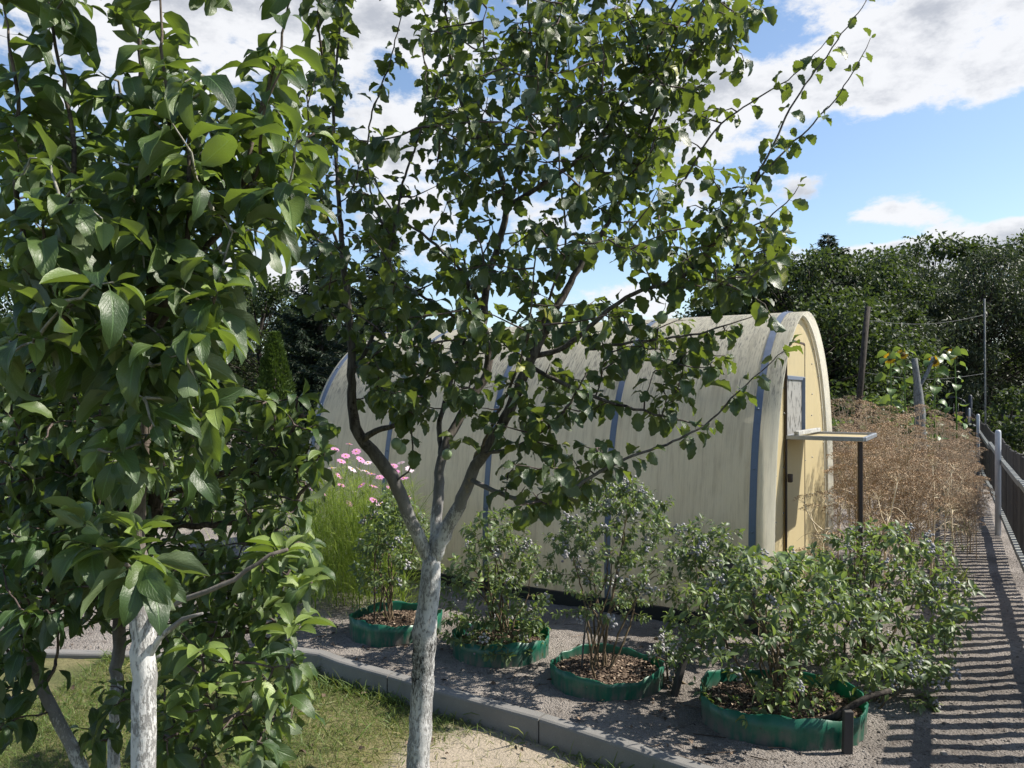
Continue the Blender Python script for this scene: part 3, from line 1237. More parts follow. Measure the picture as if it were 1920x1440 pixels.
def build_greenhouse():
    g = thing('greenhouse', G0, 'arched yellowed polycarbonate greenhouse with blue grey hoops and a door gable beside the dried dill', 'greenhouse')
    mb = Mesh()
    edges = [0.0, 1.19, 2.26, 3.33, 4.30]
    for a, b in zip(edges[:-1], edges[1:]):
        sheet(mb, a, b, 0.0, 12)
    mb.build('roof', M['poly_roof'], g)
    for l in (.145, 1.19, 2.26, 3.33, 4.245):
        mb = Mesh()
        sheet(mb, l - .024, l + .024, .006, 2, .004)
        p, s = arch(61, .008)
        for sv in np.arange(.25, s[-1], .42):
            c, z = np.interp(sv, s, p[:, 0]), np.interp(sv, s, p[:, 1])
            ball(mb, gp(c, z, l), .008)
        mb.build('hoop_strip', M['blue_strip'], g)
    # gables
    for l, nm in ((GZ, 'gable_panel'), (4.2, 'gable_panel')):
        mb = Mesh()
        p, s = arch(61, -.02)
        left, right = p[:31], p[::-1][:31]
        for lo in (l, l + .01):
            V = np.array([[gp(a[0] + (b[0] - a[0]) * t, (a[1] + b[1]) / 2, lo) for t in np.linspace(0, 1, 9)] for a, b in zip(left, right)])
            U = np.array([[(a[0] + (b[0] - a[0]) * t, (a[1] + b[1]) / 2) for t in np.linspace(0, 1, 9)] for a, b in zip(left, right)])
            f = grid_faces(31, 9)
            mb.add(V.reshape(-1, 3), f if lo == l else f[:, ::-1], U.reshape(-1, 2))
        nf = sum(len(q) for q in mb.Q)
        if lo < 1:
            for c, z in [(c, z) for c in (.28, .36, .62, 1.34, 1.42, 1.75) for z in (.35, .7, 1.05, 1.4, 1.62, 1.86)]:
                pz, _ = arch(61, -.06)
                if pz[:31][np.argmin(np.abs(pz[:31, 1] - z)), 0] < c < pz[31:][np.argmin(np.abs(pz[31:, 1] - z)), 0]:
                    ball(mb, gp(c + rng.normal() * .01, z + rng.normal() * .03, GZ - .004), .006)
        mb.build(nm, M['poly_gable'], g, mat2=M['galv'], first2=nf)
    # inner hoop tube seen behind the sheet edge, bolts along the gable rim
    mb = Mesh()
    p, s = arch(61, -.035)
    tube(mb, np.array([gp(c, z, GZ - .018) for c, z in p]), .012, 6)
    for sv in np.arange(.2, s[-1], .33):
        c, z = np.interp(sv, s, p[:, 0]), np.interp(sv, s, p[:, 1])
        ball(mb, gp(c + (.05 if c < GW / 2 else -.05), z, GZ - .006), .007)
    mb.build('gable_rim', M['poly_roof'], g)
    # door
    c0, c1 = .62, 1.30
    gpz = lambda c, z, l: gp(c, z, l + GZ)
    door = Mesh()
    N_ = -GD

    def panel(mb_, ca, cb, za, zb, l, R=.5):
        V, U = [], []
        for dl in (0, .012):
            for z in (za, zb):
                for c in (ca, cb):
                    V.append(gpz(c, z, l - dl))
                    U.append((c, z))
        Vi = np.array(V)
        mb_.add(Vi, [[0, 1, 3, 2], [4, 6, 7, 5], [0, 4, 5, 1], [2, 3, 7, 6], [0, 2, 6, 4], [1, 5, 7, 3]], np.array(U))
    panel(door, c0 + .005, c1 - .005, .06, 1.25, -.012)
    panel(door, c0 + .005, c1 - .005, 1.72, 1.975, -.012)
    d = door.build('door', M['poly_gable'], g, smooth=False)
    mb = Mesh()
    for c in (c0 - .004, c1 + .004):
        beam(mb, gpz(c, .03, -.02), gpz(c, 1.99, -.02), .013, .016)
    beam(mb, gpz(c0, 1.99, -.02), gpz(c1, 1.99, -.02), .013, .016)
    fr = mb.build('door_frame', M['rust'], d, smooth=False)
    fr.location = (0, 0, 0)
    mb = Mesh()
    panel(mb, c0 + .012, c1 - .09, 1.27, 1.70, -.008)
    pn = mb.build('window_pane', M['poly_pane'], d, smooth=False)
    pn.location = (0, 0, 0)
    mb = Mesh()
    beam(mb, gpz(c1 - .06, 1.25, -.012), gpz(c1 - .06, 1.72, -.012), .03, .09)
    beam(mb, gpz(c0 + .01, 1.71, -.016), gpz(c1, 1.71, -.016), .03, .03)
    wf = mb.build('window_frame', M['blue_strip'], d, smooth=False)
    wf.location = (0, 0, 0)
    mb = Mesh()
    box(mb, gpz(c0 - .01, .98, -.05), (.02, .015, .03), np.stack([GC, N_, UP]), bev=.004)
    lt = mb.build('latch', M['rust'], d)
    lt.location = (0, 0, 0)
    # lowered window flap, held level by a prop
    zf = 1.275
    out = .52
    fl = Mesh()
    a0, a1 = gpz(c0, zf, -.02), gpz(c1, zf, -.02)
    b0, b1 = a0 + N_ * out, a1 + N_ * out
    for a, b in ((a0, b0), (a1, b1), (a0, a1), (b0, b1)):
        beam(fl, a, b, .024, .03)
    flo = fl.build('window_flap', M['galv'], g, smooth=False)
    mb = Mesh()
    for i in range(1, 3):
        pass
    V = np.array([a0 + N_ * .02 + GC * .02, a1 + N_ * .02 - GC * .02, b1 - N_ * .02 - GC * .02, b0 - N_ * .02 + GC * .02])
    V = np.vstack([V - UP * .010, V - UP * .002])
    mb.add(V, [[3, 2, 1, 0], [4, 5, 6, 7], [0, 1, 5, 4], [1, 2, 6, 5], [2, 3, 7, 6], [3, 0, 4, 7]], np.array([(0, 0), (.6, 0), (.6, .6), (0, .6)] * 2))
    o = mb.build('flap_pane', M['poly_gable'], flo, smooth=False)
    o.location = (0, 0, 0)
    mb = Mesh()
    beam(mb, a0 + N_ * .07 + UP * .03 + GC * .0, a1 + N_ * .11 + UP * .03, .035, .03)
    o = mb.build('batten', M['pale_bark'], flo, smooth=False)
    o.location = (0, 0, 0)
    mb = Mesh()
    beam(mb, b0 - N_ * .03 - UP * .02 + GC * .03, (b0 - N_ * .03 + GC * .03) * np.array([1, 1, 0]), .028, .028)
    o = mb.build('prop', M['rust'], flo, smooth=False)
    o.location = (0, 0, 0)
    # skirt
    mb = Mesh()
    beam(mb, gp(-.012, .035, 0), gp(-.012, .035, 4.3), .03, .11)
    beam(mb, gp(GW + .012, .035, 0), gp(GW + .012, .035, 4.3), .03, .11)
    mb.build('base_skirt', M['black_film'], g, smooth=False)


build_greenhouse()

# ------------------------------------------------------------------ plum tree


def build_plum():
    base = P(784, 1490, 3.1)
    root = thing('plum_tree', (base[0], base[1], LAWN_Z), 'plum tree with limewashed forked trunk, serrated leaves and green plums on the lawn edge', 'tree')
    T = Tree(.0165, .075, T_PLUM, T_PLUM, .75, .75)
    T.limb([(783, 1500, 3.1, .056), (784, 1440, 3.1, .047), (789, 1330, 3.1, .046), (795, 1235, 3.1, .046), (797, 1185, 3.1, .050), (800, 1150, 3.1, .043), (808, 1085, 3.1, .041), (812, 1040, 3.1, .034)],
           False, 14, .02)
    bumps = [P(810, 1186, 3.08)]
    A = T.limb([(808, 1062, 3.1, .027), (797, 1030, 3.09, .027), (772, 980, 3.06, .026), (735, 895, 3.0, .026), (697, 845, 2.97, .024), (672, 815, 2.95, .022), (661, 760, 2.95, .018),
                (658, 640, 2.95, .015), (650, 540, 2.95, .012), (640, 450, 2.97, .010), (632, 330, 3.0, .008), (625, 180, 3.05, .0055), (640, 30, 3.1, .004), (650, -150, 3.15, .002)])
    T.limb([(680, 826, 2.95, .013), (705, 808, 2.92, .012), (745, 795, 2.86, .009), (770, 765, 2.8, .006), (800, 700, 2.75, .004), (830, 640, 2.7, .0025)])
    T.limb([(662, 700, 2.95, .009), (690, 650, 2.97, .008), (720, 560, 3.0, .007), (735, 450, 3.1, .006), (760, 330, 3.2, .005), (800, 200, 3.3, .004), (790, 60, 3.3, .0025)])
    T.limb([(640, 470, 2.97, .006), (610, 400, 2.9, .005), (585, 300, 2.85, .004), (575, 180, 2.85, .0028)])
    T.limb([(745, 460, 3.1, .005), (700, 380, 3.15, .004), (690, 250, 3.2, .0035), (730, 120, 3.2, .003), (755, 20, 3.2, .002)])
    B = T.limb([(812, 1058, 3.1, .024), (817, 1000, 3.12, .024), (822, 945, 3.15, .023), (828, 860, 3.2, .020), (858, 790, 3.25, .019), (915, 690, 3.3, .018), (906, 610, 3.3, .017),
                (914, 530, 3.3, .016), (938, 445, 3.28, .015), (950, 382, 3.25, .013), (930, 300, 3.2, .011), (905, 270, 3.18, .010), (872, 215, 3.15, .007), (845, 100, 3.1, .005), (830, -60, 3.05, .003)])
    T.limb([(950, 390, 3.25, .012), (1010, 350, 3.2, .011), (1100, 285, 3.12, .009), (1170, 190, 3.05, .007), (1240, 60, 3.0, .005), (1310, -90, 2.95, .003)])
    T.limb([(945, 410, 3.27, .010), (982, 300, 3.35, .008), (1000, 150, 3.4, .006), (990, 0, 3.45, .0045), (985, -200, 3.5, .002)])
    T.limb([(905, 600, 3.3, .009), (875, 520, 3.35, .008), (800, 445, 3.45, .006), (740, 400, 3.55, .004), (700, 340, 3.6, .003)])
    T.limb([(910, 650, 3.3, .008), (860, 600, 3.2, .007), (800, 560, 3.05, .006), (740, 530, 2.95, .004), (690, 520, 2.9, .003)])
    T.limb([(828, 860, 3.2, .012), (825, 790, 3.3, .011), (850, 700, 3.4, .009), (880, 590, 3.5, .007), (870, 480, 3.55, .005)])
    C = T.limb([(812, 1050, 3.1, .030), (838, 990, 3.08, .029), (862, 945, 3.06, .027), (885, 885, 3.03, .024), (940, 800, 2.98, .022), (988, 690, 2.93, .020), (1022, 620, 2.92, .017),
                (1060, 545, 2.95, .014), (1088, 500, 2.97, .012), (1150, 400, 3.0, .009), (1200, 300, 3.05, .007), (1240, 180, 3.1, .005), (1300, 50, 3.1, .0035), (1350, -80, 3.1, .002)])
    D = T.limb([(1000, 668, 2.93, .011), (1060, 650, 2.9, .0095), (1130, 590, 2.86, .0085), (1190, 550, 2.84, .0078), (1275, 520, 2.82, .0068), (1345, 450, 2.82, .006), (1395, 372, 2.82, .0055)])
    S = []
    lim = lambda spec: S.append(T.limb(spec))
    lim([(1392, 378, 2.82, .005), (1440, 290, 2.82, .0042), (1490, 190, 2.82, .0035), (1560, 90, 2.82, .0026), (1625, 0, 2.82, .0016)])
    lim([(1405, 355, 2.82, .004), (1480, 275, 2.85, .0034), (1555, 200, 2.87, .0026), (1605, 125, 2.88, .002), (1632, 72, 2.88, .0012)])
    lim([(1285, 335, 2.9, .0045), (1340, 245, 2.9, .0036), (1410, 190, 2.9, .003), (1490, 140, 2.9, .0022), (1560, 65, 2.9, .0014)])
    lim([(1215, 240, 3.05, .005), (1290, 110, 3.0, .004), (1350, 55, 3.0, .003), (1415, 5, 3.0, .0018)])
    lim([(1280, 515, 2.82, .005), (1370, 535, 2.75, .004), (1420, 560, 2.72, .003), (1450, 600, 2.7, .0016)])
    lim([(1100, 655, 2.9, .006), (1200, 640, 2.85, .005), (1310, 625, 2.8, .0035), (1420, 590, 2.78, .0016)])
    lim([(1000, 690, 2.93, .009), (1062, 722, 2.85, .008), (1115, 745, 2.82, .0065), (1190, 766, 2.8, .005), (1275, 788, 2.8, .0035), (1330, 800, 2.8, .0018)])
    lim([(885, 900, 3.02, .010), (960, 935, 2.85, .009), (1040, 940, 2.75, .0075), (1140, 875, 2.72, .0055), (1275, 822, 2.7, .0042), (1335, 785, 2.7, .0033), (1400, 720, 2.7, .0025), (1485, 645, 2.7, .0014)])
    lim([(905, 850, 3.0, .008), (960, 840, 2.85, .007), (1010, 815, 2.7, .006), (1060, 770, 2.6, .004), (1100, 700, 2.55, .0025)])
    lim([(1010, 650, 2.93, .006), (1030, 560, 2.8, .005), (1060, 460, 2.75, .004), (1050, 320, 2.75, .003), (1045, 150, 2.75, .0022), (1042, -20, 2.75, .0015)])
    lim([(890, 860, 3.03, .007), (950, 740, 2.75, .005), (985, 640, 2.65, .004), (1000, 520, 2.62, .003), (1010, 420, 2.62, .002)])
    lim([(1345, 450, 2.82, .004), (1420, 420, 2.8, .003), (1475, 380, 2.8, .0022), (1500, 345, 2.8, .0012)])
    # lone upright shoots left of the trunk
    lim([(740, 905, 3.0, .004), (772, 870, 2.95, .0036), (770, 800, 2.93, .003), (772, 740, 2.92, .002)])
    for L in T.limbs:
        if not any(L is q for q in S):
            T.dress(L, .0085, .017)
    for L in S[:4]:
        T.leafy(L, .12, .032, True, .86, .18)
    for L in S[4:9]:
        T.leafy(L, .25, .022, True, .95, .08)
    for L in S[9:]:
        T.leafy(L, .4, .022, True, .95, .05)
    regs = [([(780, 0), (1250, 0), (1310, 100), (1260, 330), (1250, 480), (1000, 560), (840, 520), (800, 300)], 300, 3.12, .36),
            ([(1000, 0), (1400, 0), (1330, 140), (1250, 330), (1100, 330)], 92, 3.05, .28),
            ([(565, 120), (640, 60), (690, 330), (760, 480), (800, 640), (700, 690), (640, 640), (540, 540), (570, 350)], 84, 3.0, .28),
            ([(690, 640), (820, 560), (1000, 560), (1250, 560), (1350, 640), (1280, 700), (1120, 720), (1080, 760), (900, 780), (760, 790), (690, 760)], 110, 3.0, .33),
            ([(900, 780), (1120, 740), (1130, 900), (1080, 965), (960, 950), (920, 880)], 46, 2.75, .14),
            ([(690, 660), (790, 640), (800, 800), (740, 790), (700, 760)], 22, 2.8, .12),
            ([(1250, 300), (1380, 310), (1480, 420), (1450, 520), (1390, 560), (1250, 560)], 72, 2.9, .22),
            ([(1250, 640), (1400, 600), (1380, 640), (1300, 760), (1230, 780)], 20, 2.85, .12),
            ([(1290, 0), (1440, 0), (1400, 120), (1310, 290), (1260, 250)], 30, 2.95, .15),
            ([(640, -320), (1400, -320), (1420, 0), (580, 0)], 150, 3.1, .35)]
    for poly, n, d, sd in regs:
        q = in_poly(poly, n)
        dd = np.clip(rng.normal(d, sd, n), d - 2 * sd, d + 2 * sd)
        T.grow(np.array([P(a, b, c) for (a, b), c in zip(q, dd)]), light=.0)
    for px, py, d in [(830, 525, 2.6), (1010, 580, 2.7), (1180, 480, 2.7), (940, 100, 2.9), (690, 530, 2.75), (640, 60, 3.0), (1230, 330, 2.8), (860, 830, 2.7), (1240, 60, 2.8)]:
        T.whorl(P(px, py, d), 6, .075, .82, 1, .1)
    n = T.finish(root, M['plum_bark'], M['twig'], M['plum_leaf'])
    proto = None
    for px, py, d in [(743, 832, 2.82), (752, 841, 2.85), (1032, 272, 2.75), (1047, 345, 2.72), (1150, 370, 2.8), (1103, 590, 2.75), (920, 318, 2.9), (832, 250, 2.95), (838, 852, 3.0),
                      (1190, 374, 2.85), (1241, 595, 2.75), (1062, 438, 2.75)]:
        c = P(px, py, d)
        if proto is None:
            mb = Mesh()
            ball(mb, (0, 0, 0), .020, 14, 10, sq=(1, 1, 1.12))
            tube(mb, [(0, 0, .02), (.003, 0, .035), (.001, 0, .05)], .0012, 5)
            proto = mb.build('plum', M['plum'], root)
            proto.location = tuple(c - np.array(root.location))
        else:
            o = proto.copy()
            COL.objects.link(o)
            o.parent = root
            o.location = tuple(c - np.array(root.location))
            s = rng.uniform(.85, 1.1)
            o.scale = (s, s, s)
            o.rotation_euler = (rng.normal() * .3, rng.normal() * .3, 0)


build_plum()

# ------------------------------------------------------------------ apple trees


def poly_targets(poly, n, d, sd):
    q = in_poly(poly, n)
    dd = np.clip(rng.normal(d, sd, n), d - 1.8 * sd, d + 1.8 * sd)
    return np.array([P(a, b, c) for (a, b), c in zip(q, dd)])


def build_apples():
    # front tree -----------------------------------------------------------
    b = P(270, 1950, 1.8)
    root = thing('apple_tree', (b[0], b[1], LAWN_Z), 'nearest apple tree, columnar, with peeling white limewash on its straight trunk', 'tree')
    T = Tree(.0145, .107, T_APPLE, T_APPLE_YOUNG, .62, .95, .0032)
    T.limb([(272, 2010, 1.8, .032), (270, 1700, 1.8, .028), (269, 1440, 1.8, .0275), (269, 1300, 1.8, .0275), (268, 1200, 1.8, .0275), (266, 1155, 1.8, .028), (263, 1120, 1.8, .018),
            (262, 1060, 1.8, .015), (264, 980, 1.82, .0135), (272, 850, 1.85, .013), (278, 700, 1.85, .011), (283, 560, 1.83, .009), (276, 400, 1.8, .007), (268, 250, 1.8, .0055),
            (262, 100, 1.8, .0045), (266, -60, 1.8, .003)], True, 14, .015)
    T.limb([(274, 1170, 1.8, .013), (292, 1155, 1.79, .010), (330, 1132, 1.77, .0068), (390, 1108, 1.75, .006), (440, 1085, 1.75, .0053), (480, 1055, 1.75, .0045), (540, 1030, 1.76, .004)])
    T.limb([(276, 1235, 1.8, .010), (295, 1200, 1.78, .007), (345, 1162, 1.74, .0055), (380, 1150, 1.72, .003)])
    shoots = [[(278, 700, 1.85, .009), (180, 600, 1.75, .008), (120, 480, 1.7, .007), (140, 300, 1.7, .0055), (118, 150, 1.7, .004), (92, 30, 1.7, .003), (85, -60, 1.7, .0015)],
              [(200, 620, 1.78, .008), (80, 560, 1.7, .007), (35, 400, 1.65, .0055), (30, 180, 1.65, .004), (8, 20, 1.65, .002)],
              [(283, 560, 1.83, .007), (320, 420, 1.75, .006), (318, 260, 1.72, .0045), (306, 120, 1.72, .0035), (300, -30, 1.72, .002)],
              [(283, 600, 1.83, .009), (380, 480, 1.8, .0075), (450, 350, 1.78, .006), (485, 220, 1.78, .005), (518, 110, 1.78, .0035), (548, -10, 1.78, .002)],
              [(283, 640, 1.83, .008), (345, 520, 1.75, .006), (355, 330, 1.7, .005), (352, 190, 1.7, .003)],
              [(278, 720, 1.85, .008), (340, 680, 1.72, .007), (385, 600, 1.6, .005), (405, 550, 1.55, .003)],
              [(276, 760, 1.85, .008), (280, 710, 1.7, .007), (330, 650, 1.6, .005)],
              [(276, 760, 1.85, .008), (150, 640, 1.65, .006), (90, 500, 1.55, .0045), (80, 420, 1.5, .0025)],
              [(450, 350, 1.78, .005), (520, 290, 1.75, .004), (590, 250, 1.75, .0025)],
              [(440, 370, 1.78, .005), (480, 330, 1.7, .004), (500, 200, 1.66, .003), (528, 130, 1.64, .002)]]
    for s in shoots:
        L = T.limb(s)
        T.leafy(L, .30, .0135, True, 1.0, .05)
    L = T.limb([(262, 1060, 1.8, .006), (200, 1045, 1.7, .005), (165, 1010, 1.62, .004), (160, 985, 1.6, .003)])
    poly = [(0, 170), (120, 160), (200, 60), (330, 60), (400, 150), (440, 170), (520, 130), (560, 230), (600, 300), (520, 440), (410, 460), (400, 660), (250, 700), (60, 650), (0, 600)]
    T.grow(poly_targets(poly, 135, 1.78, .17), upb=-.6, leaf_start=.2)
    T.grow(poly_targets([(0, 380), (420, 380), (410, 640), (230, 740), (0, 700)], 76, 1.72, .16), upb=-.4)
    T.grow(poly_targets([(170, 660), (420, 650), (400, 900), (180, 880)], 30, 1.66, .10), upb=-.3)
    T.grow(poly_targets([(0, -330), (540, -330), (560, 0), (0, 0)], 40, 1.85, .22), upb=-.6)
    for px, py, d, n, s, l, u in [(165, 985, 1.56, 10, .078, .93, .25), (258, 1000, 1.54, 9, .074, .93, .35), (262, 1050, 1.58, 10, .112, .5, -.35), (215, 1040, 1.58, 8, .085, .86, .0), (405, 552, 1.52, 7, .062, .92, .2),
                                  (80, 425, 1.48, 8, .085, .72, .1), (325, 645, 1.56, 8, .100, .4, -.4), (210, 40, 1.7, 5, .05, .95, .7), (265, 70, 1.7, 6, .06, .9, .6), (85, 455, 1.46, 6, .11, .4, -.9),
                                  (532, 135, 1.63, 7, .05, .93, .7), (10, 30, 1.65, 6, .07, .92, .6), (370, 620, 1.5, 6, .11, .35, -.9)]:
        T.whorl(P(px, py, d), n, s, l, 1.0, u)
    T.whorl(P(270, 1070, 1.58), 11, .12, .3, 1.0, -.9)
    T.whorl(P(180, 1020, 1.6), 9, .11, .4, 1.0, -.6)
    T.finish(root, M['apple_bark'], M['shoot'], M['apple_leaf'])

    # middle tree ----------------------------------------------------------
    b = P(213, 1500, 2.9)
    root = thing('apple_tree', (b[0], b[1], LAWN_Z), 'apple tree with two brown stems, half hidden behind the columnar one', 'tree')
    T = Tree(.017, .098, T_APPLE, T_APPLE_YOUNG, .65, .9, .0032)
    T.limb([(212, 1560, 2.9, .026), (214, 1440, 2.9, .022), (216, 1300, 2.9, .021), (224, 1180, 2.9, .024), (232, 1060, 2.85, .028), (230, 960, 2.8, .027), (224, 880, 2.75, .024), (212, 815, 2.72, .021),
            (178, 745, 2.68, .017), (130, 670, 2.65, .013), (80, 580, 2.65, .009), (60, 450, 2.65, .006)])
    T.limb([(234, 1080, 2.85, .028), (268, 1020, 2.8, .028), (290, 960, 2.78, .027), (297, 850, 2.76, .024), (304, 745, 2.75, .021), (318, 600, 2.75, .016), (350, 480, 2.75, .012), (370, 380, 2.75, .008)])
    T.limb([(298, 850, 2.76, .010), (345, 820, 2.7, .009), (400, 790, 2.65, .007), (440, 770, 2.6, .005)])
    T.limb([(292, 940, 2.78, .012), (380, 900, 2.65, .010), (470, 870, 2.5, .008), (540, 820, 2.42, .006), (570, 770, 2.4, .004)])
    T.limb([(285, 985, 2.8, .012), (400, 985, 2.6, .010), (520, 960, 2.45, .008), (590, 900, 2.4, .005)])
    T.limb([(228, 1130, 2.9, .012), (330, 1180, 2.6, .010), (430, 1190, 2.4, .008), (530, 1160, 2.3, .006), (556, 1100, 2.28, .003)])
    T.limb([(218, 1290, 2.9, .010), (320, 1340, 2.5, .009), (420, 1350, 2.3, .008), (500, 1300, 2.2, .005)])
    T.limb([(405, 1350, 2.3, .006), (385, 1290, 2.2, .005), (378, 1230, 2.15, .003)])
    T.grow(poly_targets([(0, 700), (200, 740), (200, 1000), (0, 1000)], 70, 2.4, .16))
    T.grow(poly_targets([(0, 760), (420, 760), (430, 1010), (300, 1130), (0, 1130)], 90, 2.95, .16))
    T.grow(poly_targets([(170, 1000), (440, 1000), (560, 1130), (330, 1230), (150, 1180)], 50, 2.8, .16))
    T.grow(poly_targets([(0, 480), (400, 480), (430, 700), (400, 960), (250, 960), (0, 980)], 190, 2.6, .2))
    T.grow(poly_targets([(430, 750), (560, 745), (620, 790), (590, 960), (450, 990)], 70, 2.42, .14))
    T.grow(poly_targets([(310, 1040), (560, 980), (600, 1050), (580, 1190), (330, 1190)], 74, 2.35, .16))
    T.grow(poly_targets([(300, 1230), (570, 1190), (570, 1330), (500, 1440), (310, 1440)], 74, 2.25, .14))
    T.grow(poly_targets([(340, 1440), (480, 1440), (450, 1540), (330, 1540)], 18, 2.2, .1))
    T.grow(poly_targets([(150, 1230), (240, 1230), (230, 1420), (140, 1420)], 9, 2.6, .1))
    T.grow(poly_targets([(0, 200), (420, 200), (420, 480), (0, 480)], 30, 2.6, .2))
    for px, py, d, n, s, l, u in [(533, 1035, 1.98, 10, .075, .93, .3), (378, 1222, 1.92, 9, .080, .93, .2), (362, 1290, 1.94, 8, .085, .9, .0), (405, 1290, 1.93, 6, .08, .88, .1), (556, 1105, 2.0, 9, .066, .95, .7), (550, 1180, 2.0, 8, .09, .85, .2), (505, 1050, 2.0, 7, .08, .88, .1), (310, 1335, 1.9, 7, .09, .84, .1), (395, 555, 2.3, 5, .07, .92, .2),
                                  (440, 800, 2.5, 7, .075, .8, .1), (365, 880, 2.6, 8, .085, .78, .0), (560, 1170, 2.2, 6, .085, .8, 0), (590, 820, 2.35, 7, .1, .4, .1)]:
        T.whorl(P(px, py, d), n, s, l, 1.0, u)
    T.finish(root, M['apple_bark2'], M['twig'], M['apple_leaf'])

    # left tree ------------------------------------------------------------
    b = P(170, 1500, 2.6)
    root = thing('apple_tree', (b[0], b[1], LAWN_Z), 'slim apple tree leaning to the side, whitewashed only at the foot of its dark trunk', 'tree')
    T = Tree(.019, .10, T_APPLE, T_APPLE_YOUNG, .65, .9, .0032)
    T.limb([(185, 1530, 2.6, .024), (150, 1435, 2.6, .021), (110, 1350, 2.6, .020), (76, 1280, 2.6, .019), (55, 1200, 2.6, .019), (44, 1120, 2.6, .018), (36, 1045, 2.6, .017), (28, 900, 2.6, .014), (10, 700, 2.6, .01), (-30, 520, 2.6, .006)])
    T.limb([(70, 1265, 2.6, .007), (30, 1240, 2.5, .006), (0, 1200, 2.45, .004)])
    T.limb([(48, 1180, 2.6, .009), (100, 1130, 2.4, .007), (160, 1090, 2.3, .005), (200, 1100, 2.25, .003)])
    T.limb([(80, 1290, 2.6, .007), (105, 1240, 2.5, .005), (110, 1180, 2.45, .003)])
    T.grow(poly_targets([(-80, 560), (120, 560), (160, 980), (-80, 1000)], 70, 2.55, .18))
    T.grow(poly_targets([(0, 1000), (220, 990), (230, 1090), (120, 1170), (70, 1150), (0, 1170)], 85, 2.35, .14))
    T.grow(poly_targets([(-60, 1150), (60, 1180), (110, 1230), (60, 1330), (-60, 1420)], 36, 2.45, .12))
    T.finish(root, M['apple_bark2'], M['twig'], M['apple_leaf_old'])


build_apples()

# ------------------------------------------------------------------ blueberries in green edging


def build_ring(cx, cy, rx, ry, rot, h, label):
    k = 90
    a = np.linspace(0, 2 * np.pi, k, endpoint=False)
    rad = 1 + .012 * np.sin(a * 9 + cx * 7) + .020 * np.sin(a * 4 + cy * 3) + .012 * np.sin(a * 23)
    x, y = rx * rad * np.cos(a), ry * rad * np.sin(a)
    x, y = x * math.cos(rot) - y * math.sin(rot), x * math.sin(rot) + y * math.cos(rot)
    top = h + .012 * np.sin(a * 3 + cx * 5) + .005 * np.sin(a * 13)
    fx = np.stack([cx + x, cy + y], 1)
    mb = Mesh()
    zs = [(-.05, 1.0), (.03, 1.0), (.07, 1.005), (1.0, 1.02), (1.0, 1.0), (.9, .998), (-.05, .985)]
    V = []
    for f, s in zs:
        z = top * f if f > .2 else np.full(k, f)
        V.append(np.stack([cx + x * s, cy + y * s, z], 1))
    mb.add(np.array(V).reshape(-1, 3), grid_faces(len(zs), k, True)[:, ::-1])
    o = mb.build('garden_edging', M['edging'])
    tag(o, label, 'garden edging', 'green plastic edging rings around the blueberries')
    # chips inside
    n = int(5200 * rx * ry / .1)
    r_ = np.sqrt(rng.random(n)) * .95
    aa = rng.uniform(0, 6.283, n)
    u, v = rx * r_ * np.cos(aa), ry * r_ * np.sin(aa)
    X = cx + u * math.cos(rot) - v * math.sin(rot)
    Y = cy + u * math.sin(rot) + v * math.cos(rot)
    Z = h * .52 + .02 * (1 - r_) + rng.uniform(-.004, .008, n)
    th = rng.uniform(0, 6.283, n)
    e1 = np.stack([np.cos(th), np.sin(th), rng.normal(size=n) * .35], 1) * rng.uniform(.005, .014, (n, 1))
    e2 = np.stack([-np.sin(th), np.cos(th), rng.normal(size=n) * .35], 1) * rng.uniform(.002, .006, (n, 1))
    c = np.stack([X, Y, Z], 1)
    up_ = np.array([0, 0, .0022])
    V = np.stack([c - e1 - e2, c + e1 - e2, c + e1 + e2, c - e1 + e2, c - e1 - e2 + up_, c + e1 - e2 + up_, c + e1 + e2 + up_, c - e1 + e2 + up_], 1)
    q = np.array([[4, 5, 6, 7], [0, 1, 5, 4], [1, 2, 6, 5], [2, 3, 7, 6], [3, 0, 4, 7]])
    return V.reshape(-1, 3), (q[None] + (np.arange(n) * 8)[:, None, None]).reshape(-1, 4), np.repeat(rng.beta(1.5, 1.8, n), 8), (cx, cy, rx * .97, ry * .97, rot, h * .5)


RINGS = [(742, 5.15, .30, .26, .1, .125, 'green plastic edging ring partly behind the plum trunk'),
         (940, 4.72, .285, .26, .1, .135, 'green plastic edging ring just beyond the plum trunk, bright leafy bush inside'),
         (1138, 4.27, .305, .28, -.1, .105, 'low green plastic edging ring full of pale wood chips'),
         (1464, 3.77, .385, .33, -.15, .135, 'largest green plastic edging ring with a dark stake against its rim')]


def build_rings():
    chips = Mesh()
    mulch = Mesh()
    for px, d, rx, ry, rot, h, lab in RINGS:
        cx = (px - 960) / F * d
        V, Q, R, disc = build_ring(cx, d, rx, ry, rot, h, lab)
        chips.add(V, Q, None, R)
        k = 40
        a = np.linspace(0, 2 * np.pi, k, endpoint=False)
        rings = []
        for f in (.02, .5, 1.0):
            x, y = disc[2] * f * np.cos(a), disc[3] * f * np.sin(a)
            rings.append(np.stack([cx + x * math.cos(rot) - y * math.sin(rot), d + x * math.sin(rot) + y * math.cos(rot), np.full(k, disc[5] + .02 * (1 - f))], 1))
        mulch.add(np.array(rings).reshape(-1, 3), grid_faces(3, k, True), None, .15)
    # loose chips round the largest ring
    chips.merge(mulch)
    tag(chips.build('wood_chips', M['chips'], smooth=False), 'brown wood chip mulch filling the green edging rings', 'mulch', kind='stuff')


build_rings()


